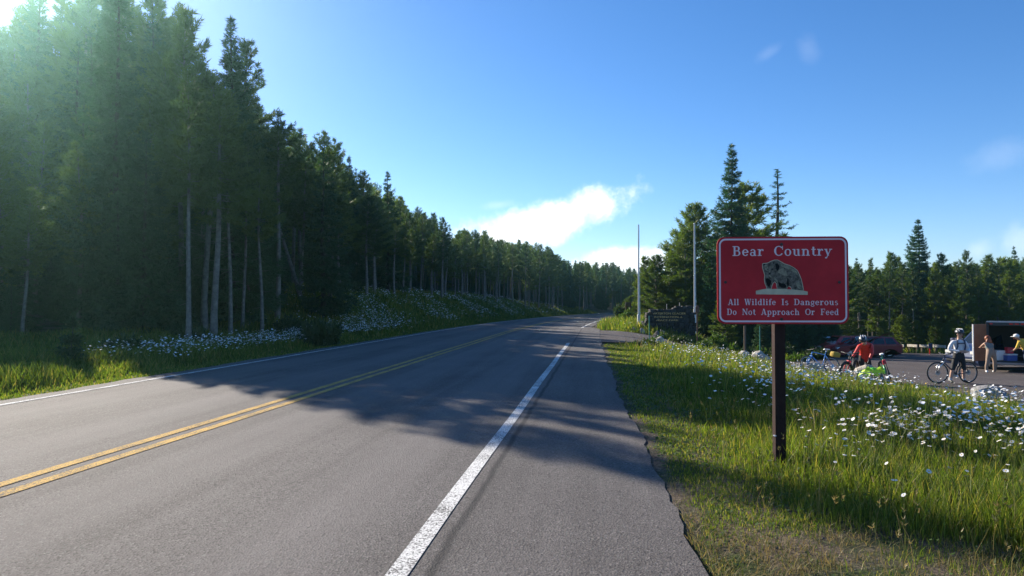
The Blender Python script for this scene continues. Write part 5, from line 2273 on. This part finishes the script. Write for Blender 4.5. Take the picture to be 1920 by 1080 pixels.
def fingers(J, bones, hand, wrist, dirv, spread, mi, tag_):
    """five short finger chains from the palm"""
    h = Vector(J[hand][0])
    d = Vector(dirv).normalized()
    s = Vector(spread).normalized()
    for i, (o, l) in enumerate(((-.03, .075), (-.01, .085), (.012, .08), (.032, .065))):
        a = h + s * o + d * .03
        J[f'{tag_}k{i}'] = (tuple(a), .010)
        J[f'{tag_}t{i}'] = (tuple(a + d * l + Vector((0, 0, -.02))), .008)
        bones.append((hand, f'{tag_}k{i}', mi))
        bones.append((f'{tag_}k{i}', f'{tag_}t{i}', mi))
    a = h - s * .045
    J[f'{tag_}th'] = (tuple(a + d * .03), .010)
    bones.append((hand, f'{tag_}th', mi))


def head_parts(r, c, s, face, skin_m, hair_m=None, hair='short'):
    """face features: s = head half height, face = unit direction the head looks"""
    f = Vector(face).normalized()
    u = f.cross(Vector((0, 0, 1))).normalized()
    c = Vector(c)
    q = MB()
    q.ball(c + f * s * .78 + Vector((0, 0, -s * .12)), s * .17, 1, scale=(1, 1, 1.2))
    q.ball(c + u * s * .76, s * .2, 1)
    q.ball(c - u * s * .76, s * .2, 1)
    q.build('nose_and_ears', skin_m, r, True)
    q = MB()
    for k_ in (-1, 1):
        q.ball(c + f * s * .68 + u * k_ * s * .3 + Vector((0, 0, s * .08)), s * .1, 1)
    q.build('eyes', M_INK, r)
    q = MB()
    q.box(c + f * s * .72 + Vector((0, 0, -s * .42)), (s * .4, s * .12, s * .08))
    q.build('mouth', M_REDB, r)


# cyclist in white, straddling the dark bicycle, facing the camera, hands together before the chest
LP = float(lotz(bike_p.y)) + .006
cp = at(1796, 716, CYD + .02)
hw = .155
J = {'pelvis': ((0, 0, .86), (.15, .12)), 'waist': ((.0, 0, 1.0), (.14, .11)), 'chest': ((.0, -.02, 1.22), (.165, .12)), 'neckb': ((0, -.02, 1.38), .075), 'neck': ((0, -.04, 1.45), .055), 'head': ((0, -.07, 1.56), (.078, .09)), 'crown': ((0, -.06, 1.66), .07),
     'hl': ((-.10, 0, .82), .105), 'kl': ((-.22, -.04, .45), .066), 'cl': ((-.24, .0, .30), .055), 'al': ((-.27, .02, .09), .042), 'fl': ((-.28, -.13, .04), .04),
     'hr': ((.10, 0, .82), .105), 'kr': ((.16, .0, .45), .066), 'cr': ((.17, .03, .30), .055), 'ar': ((.19, .06, .09), .042), 'fr': ((.21, -.09, .04), .04),
     'sl': ((-.19, -.01, 1.34), .072), 'el': ((-.31, .02, 1.08), .052), 'wl': ((-.12, -.22, 1.04), .036), 'hdl': ((-.03, -.27, 1.05), (.03, .035)),
     'sr': ((.19, -.01, 1.34), .072), 'er': ((.33, .03, 1.08), .052), 'wr': ((.16, -.22, 1.03), .036), 'hdr': ((.07, -.28, 1.04), (.03, .035))}
bn = [('pelvis', 'waist', 1), ('waist', 'chest', 0), ('chest', 'neckb', 0), ('neckb', 'neck', 3), ('neck', 'head', 3), ('head', 'crown', 3),
      ('pelvis', 'hl', 1), ('hl', 'kl', 1), ('kl', 'cl', 3), ('cl', 'al', 3), ('al', 'fl', 2), ('pelvis', 'hr', 1), ('hr', 'kr', 1), ('kr', 'cr', 3), ('cr', 'ar', 3), ('ar', 'fr', 2),
      ('chest', 'sl', 0), ('sl', 'el', 0), ('el', 'wl', 0), ('wl', 'hdl', 3), ('chest', 'sr', 0), ('sr', 'er', 0), ('er', 'wr', 0), ('wr', 'hdr', 3)]
fingers(J, bn, 'hdl', 'wl', (1, -.2, 0), (0, 0, 1), 3, 'L')
fingers(J, bn, 'hdr', 'wr', (-1, -.2, 0), (0, 0, 1), 3, 'R')
who = person('cyclist in a white jersey, dark shorts and helmet straddling a bicycle', (cp.x, cp.y, LP), YAW, J, bn, [M_WHITEC, M_SHORT, M_BLACK, M_SKIN])


def helmet(r, c, s, tilt, m1, m2):
    q = MB()
    q.ball((0, 0, 0), 1, 3)
    bmesh.ops.bisect_plane(q.bm, geom=q.bm.verts[:] + q.bm.edges[:] + q.bm.faces[:], plane_co=(0, 0, -.12), plane_no=(0, 0, 1), clear_inner=True)
    for v in q.bm.verts:
        v.co = Vector((v.co.x * s * .98, v.co.y * s * 1.25, v.co.z * s * .95))
    h = q.build('helmet', m1, r, True)
    h.location = c
    h.rotation_euler = tilt
    q = MB()
    for k_ in (-.5, 0, .5):
        q.tube([(k_ * s, -s * .9 * (1 - .2 * abs(k_)), s * .45), (k_ * s * 1.0, -s * .3, s * (.98 - .12 * abs(k_))), (k_ * s, s * .5, s * (.92 - .12 * abs(k_)))], s * .10, 6)
    q.build('helmet_ribs', m2, h)
    q = MB()
    for k_ in (-1, 1):
        q.tube([(k_ * s * .8, 0, -s * .1), (k_ * s * .55, -s * .35, -s * 1.15), (0, -s * .45, -s * 1.3)], s * .05, 5)
    q.build('chin_strap', M_BLACK, h)


helmet(who, (0, -.05, 1.63), .125, (R(8), 0, 0), M_HELD, M_HELW)
head_parts(who, (0, -.07, 1.56), .115, (.1, -1, 0), M_SKIN)
q = MB()
for s in (-1, 1):
    q.tube([(.11 * s, -.02, 1.44), (.115 * s, -.13, 1.36), (.12 * s, -.15, 1.2), (.14 * s, -.08, 1.05)], .022, 6)
q.tube([(-.115, -.155, 1.29), (.115, -.155, 1.29)], .016, 6)
q.build('backpack_straps', M_NAVY, who)
MB().box((0, .16, 1.24), (.28, .14, .42), bevel=.05).build('backpack', M_NAVY, who)
q = MB()
for a_ in ('al', 'ar'):
    x_, y_, z_ = J[a_][0]
    q.tube([(x_, y_, z_ - .01), (x_ * .98, y_, z_ + .1)], .05, 8)
q.build('socks', M_SOCK, who)

# person in red bending forward over the handlebar of the fat-tyred bike
pp = at(1618, 712, 22.7)
pz = max(gz(pp.x, pp.y), float(lotz(pp.y)))
J = {'pelvis': ((.08, .10, .80), (.155, .13)), 'waist': ((.06, .02, .95), (.16, .125)), 'chest': ((-.02, -.16, 1.15), (.19, .135)), 'neckb': ((-.10, -.27, 1.27), .08), 'neck': ((-.15, -.33, 1.31), .058), 'head': ((-.21, -.40, 1.36), (.082, .09)), 'crown': ((-.22, -.38, 1.44), .07),
     'hl': ((-.03, .10, .78), .11), 'kl': ((-.06, .0, .45), .068), 'cl': ((-.06, .06, .28), .055), 'al': ((-.05, .08, .09), .043), 'fl': ((-.10, -.06, .045), .042),
     'hr': ((.18, .10, .78), .11), 'kr': ((.22, .04, .45), .068), 'cr': ((.22, .1, .28), .055), 'ar': ((.22, .12, .09), .043), 'fr': ((.18, -.02, .045), .042),
     'sl': ((-.21, -.20, 1.22), .078), 'el': ((-.38, -.30, 1.03), .056), 'wl': ((-.53, -.36, .86), .042), 'hdl': ((-.60, -.38, .82), (.032, .036)),
     'sr': ((.14, -.24, 1.20), .078), 'er': ((.06, -.42, .97), .056), 'wr': ((-.04, -.46, .80), .042), 'hdr': ((-.08, -.48, .76), (.032, .036))}
bn = [('pelvis', 'waist', 0), ('waist', 'chest', 0), ('chest', 'neckb', 0), ('neckb', 'neck', 3), ('neck', 'head', 3), ('head', 'crown', 3),
      ('pelvis', 'hl', 1), ('hl', 'kl', 1), ('kl', 'cl', 3), ('cl', 'al', 3), ('al', 'fl', 2), ('pelvis', 'hr', 1), ('hr', 'kr', 1), ('kr', 'cr', 3), ('cr', 'ar', 3), ('ar', 'fr', 2),
      ('chest', 'sl', 0), ('sl', 'el', 0), ('el', 'wl', 0), ('wl', 'hdl', 2), ('chest', 'sr', 0), ('sr', 'er', 0), ('er', 'wr', 0), ('wr', 'hdr', 2)]
fingers(J, bn, 'hdl', 'wl', (-.6, -.3, -.5), (.3, .9, 0), 2, 'L')
fingers(J, bn, 'hdr', 'wr', (-.5, -.3, -.6), (.3, .9, 0), 2, 'R')
who = person('person in a bright red jacket and dark helmet bending over a bicycle', (pp.x, pp.y, pz), YAW, J, bn, [M_REDJ, M_SHORT, M_BLACK, M_SKIN])
helmet(who, (-.21, -.38, 1.42), .128, (R(30), 0, R(-20)), M_HELD, M_HELW)
head_parts(who, (-.21, -.40, 1.35), .115, (-.35, -1, -.35), M_SKIN)

# woman leaning into the trailer, seen from behind
wp_ = at(1857, 694, 28.8)
wz = float(lotz(wp_.y)) + .004
J = {'pelvis': ((-.02, 0, .82), (.155, .125)), 'waist': ((.0, .08, .97), (.13, .105)), 'chest': ((.03, .20, 1.13), (.15, .11)), 'neckb': ((.05, .26, 1.25), .07), 'neck': ((.06, .28, 1.3), .05), 'head': ((.07, .32, 1.38), (.075, .085)), 'crown': ((.07, .32, 1.46), .065),
     'hl': ((-.11, 0, .79), .115), 'kl': ((-.17, -.02, .45), .08), 'cl': ((-.19, .02, .28), .07), 'al': ((-.20, .02, .08), .06), 'fl': ((-.24, -.10, .04), .04),
     'hr': ((.09, 0, .79), .115), 'kr': ((.13, -.02, .45), .08), 'cr': ((.14, .02, .28), .07), 'ar': ((.15, .02, .08), .06), 'fr': ((.14, .14, .04), .04),
     'sl': ((-.14, .2, 1.2), .055), 'el': ((-.17, .38, 1.06), .042), 'wl': ((-.06, .56, 1.02), .03), 'hdl': ((-.02, .64, 1.02), (.028, .03)),
     'sr': ((.2, .2, 1.2), .055), 'er': ((.26, .38, 1.06), .042), 'wr': ((.2, .58, 1.02), .03), 'hdr': ((.18, .66, 1.02), (.028, .03))}
bn = [('pelvis', 'waist', 1), ('waist', 'chest', 0), ('chest', 'neckb', 3), ('neckb', 'neck', 3), ('neck', 'head', 3), ('head', 'crown', 3),
      ('pelvis', 'hl', 1), ('hl', 'kl', 1), ('kl', 'cl', 1), ('cl', 'al', 1), ('al', 'fl', 2), ('pelvis', 'hr', 1), ('hr', 'kr', 1), ('kr', 'cr', 1), ('cr', 'ar', 1), ('ar', 'fr', 2),
      ('chest', 'sl', 3), ('sl', 'el', 3), ('el', 'wl', 3), ('wl', 'hdl', 3), ('chest', 'sr', 3), ('sr', 'er', 3), ('er', 'wr', 3), ('wr', 'hdr', 3)]
fingers(J, bn, 'hdl', 'wl', (.2, 1, 0), (1, 0, 0), 3, 'L')
fingers(J, bn, 'hdr', 'wr', (-.1, 1, 0), (1, 0, 0), 3, 'R')
who = person('woman with long auburn hair in a grey top and tan trousers leaning into the trailer', (wp_.x, wp_.y, wz), YAW, J, bn, [M_GREYT, M_TAN, M_SOCK, M_SKINW])
q = MB()
q.ball((.07, .31, 1.42), .115, 3, .03, (1, 1, 1.05))
q.ball((.06, .22, 1.27), .11, 3, .05, (1.15, .7, 1.5))
q.build('hair', M_HAIR, who, True)

# man in yellow at the frame edge
mp_ = at(1921, 696, 28.0)
mz_ = float(lotz(mp_.y)) + .004
J = {'pelvis': ((.12, 0, .88), (.165, .13)), 'waist': ((.08, .05, 1.02), (.16, .12)), 'chest': ((.0, .12, 1.24), (.18, .13)), 'neckb': ((-.1, .15, 1.36), .08), 'neck': ((-.15, .16, 1.40), .06), 'head': ((-.21, .18, 1.46), (.08, .09)), 'crown': ((-.23, .18, 1.55), .07),
     'hl': ((.02, 0, .84), .115), 'kl': ((.02, -.02, .47), .078), 'al': ((.02, .03, .09), .055), 'fl': ((-.02, -.09, .045), .045),
     'hr': ((.22, 0, .84), .115), 'kr': ((.24, -.02, .47), .078), 'ar': ((.24, .03, .09), .055), 'fr': ((.24, .15, .045), .045),
     'sl': ((-.16, .12, 1.28), .075), 'el': ((-.25, .14, 1.04), .05), 'wl': ((-.24, .34, .92), .036), 'hdl': ((-.23, .42, .90), (.03, .034)),
     'sr': ((.2, .16, 1.33), .075), 'er': ((.3, .3, 1.1), .05), 'wr': ((.22, .52, 1.0), .036), 'hdr': ((.19, .6, 1.0), (.03, .034))}
bn = [('pelvis', 'waist', 1), ('waist', 'chest', 0), ('chest', 'neckb', 0), ('neckb', 'neck', 3), ('neck', 'head', 3), ('head', 'crown', 3),
      ('pelvis', 'hl', 1), ('hl', 'kl', 1), ('kl', 'al', 1), ('al', 'fl', 2), ('pelvis', 'hr', 1), ('hr', 'kr', 1), ('kr', 'ar', 1), ('ar', 'fr', 2),
      ('chest', 'sl', 0), ('sl', 'el', 0), ('el', 'wl', 3), ('wl', 'hdl', 3), ('chest', 'sr', 0), ('sr', 'er', 0), ('er', 'wr', 3), ('wr', 'hdr', 3)]
fingers(J, bn, 'hdl', 'wl', (.1, 1, 0), (1, 0, 0), 3, 'L')
fingers(J, bn, 'hdr', 'wr', (-.2, 1, 0), (1, 0, 0), 3, 'R')
who = person('man in a yellow shirt and white cap leaning into the trailer', (mp_.x, mp_.y, mz_), YAW, J, bn, [M_YELS, M_JEAN, M_BLACK, M_SKINW])
q = MB()
q.ball((-.23, .18, 1.53), .105, 3, 0, (1, 1.05, .8))
q.box((-.34, .2, 1.50), (.12, .15, .015), bevel=.005)
q.build('cap', M_CAP, who, True)
head_parts(who, (-.22, .18, 1.46), .11, (-.9, .3, -.1), M_SKINW)

# hi-vis jacket draped over the boulder
jv, jt = [], []
nu, nv = 26, 14
p0 = at(1627, 696, 21.85)
for i in range(nu):
    for j in range(nv):
        u, v = i / (nu - 1), j / (nv - 1)
        fold = .03 * math.sin(u * 17 + v * 4) + .022 * math.sin(v * 13 + u * 6)
        xx = -.30 + .72 * u + .05 * math.sin(v * 5)
        hgt = np.interp(u, [0, .18, .4, .6, .8, 1], [-.02, .16, .34, .30, .33, .36])
        jv.append((xx, -.16 + .34 * v + fold, hgt - .20 * abs(v - .6) ** 1.2 * 2 * (1 - .3 * u) + fold))
for i in range(nu - 1):
    for j in range(nv - 1):
        a = i * nv + j
        jt += [(a, a + nv, a + nv + 1), (a, a + nv + 1, a + 1)]
me = np_mesh('jacket', jv, jt, [M_HIVIS, M_HIGRN], [1 if .5 < (t[0] // nv) / nu < .72 and (t[0] % nv) > 5 else 0 for t in jt], True)
jk = link('jacket', me, None, (p0.x, p0.y, p0.z - .22), YAW)
so = jk.modifiers.new('thick', 'SOLIDIFY')
so.thickness = .03
tag(jk, 'yellow-green hi-vis jacket draped over a pale boulder', 'jacket')
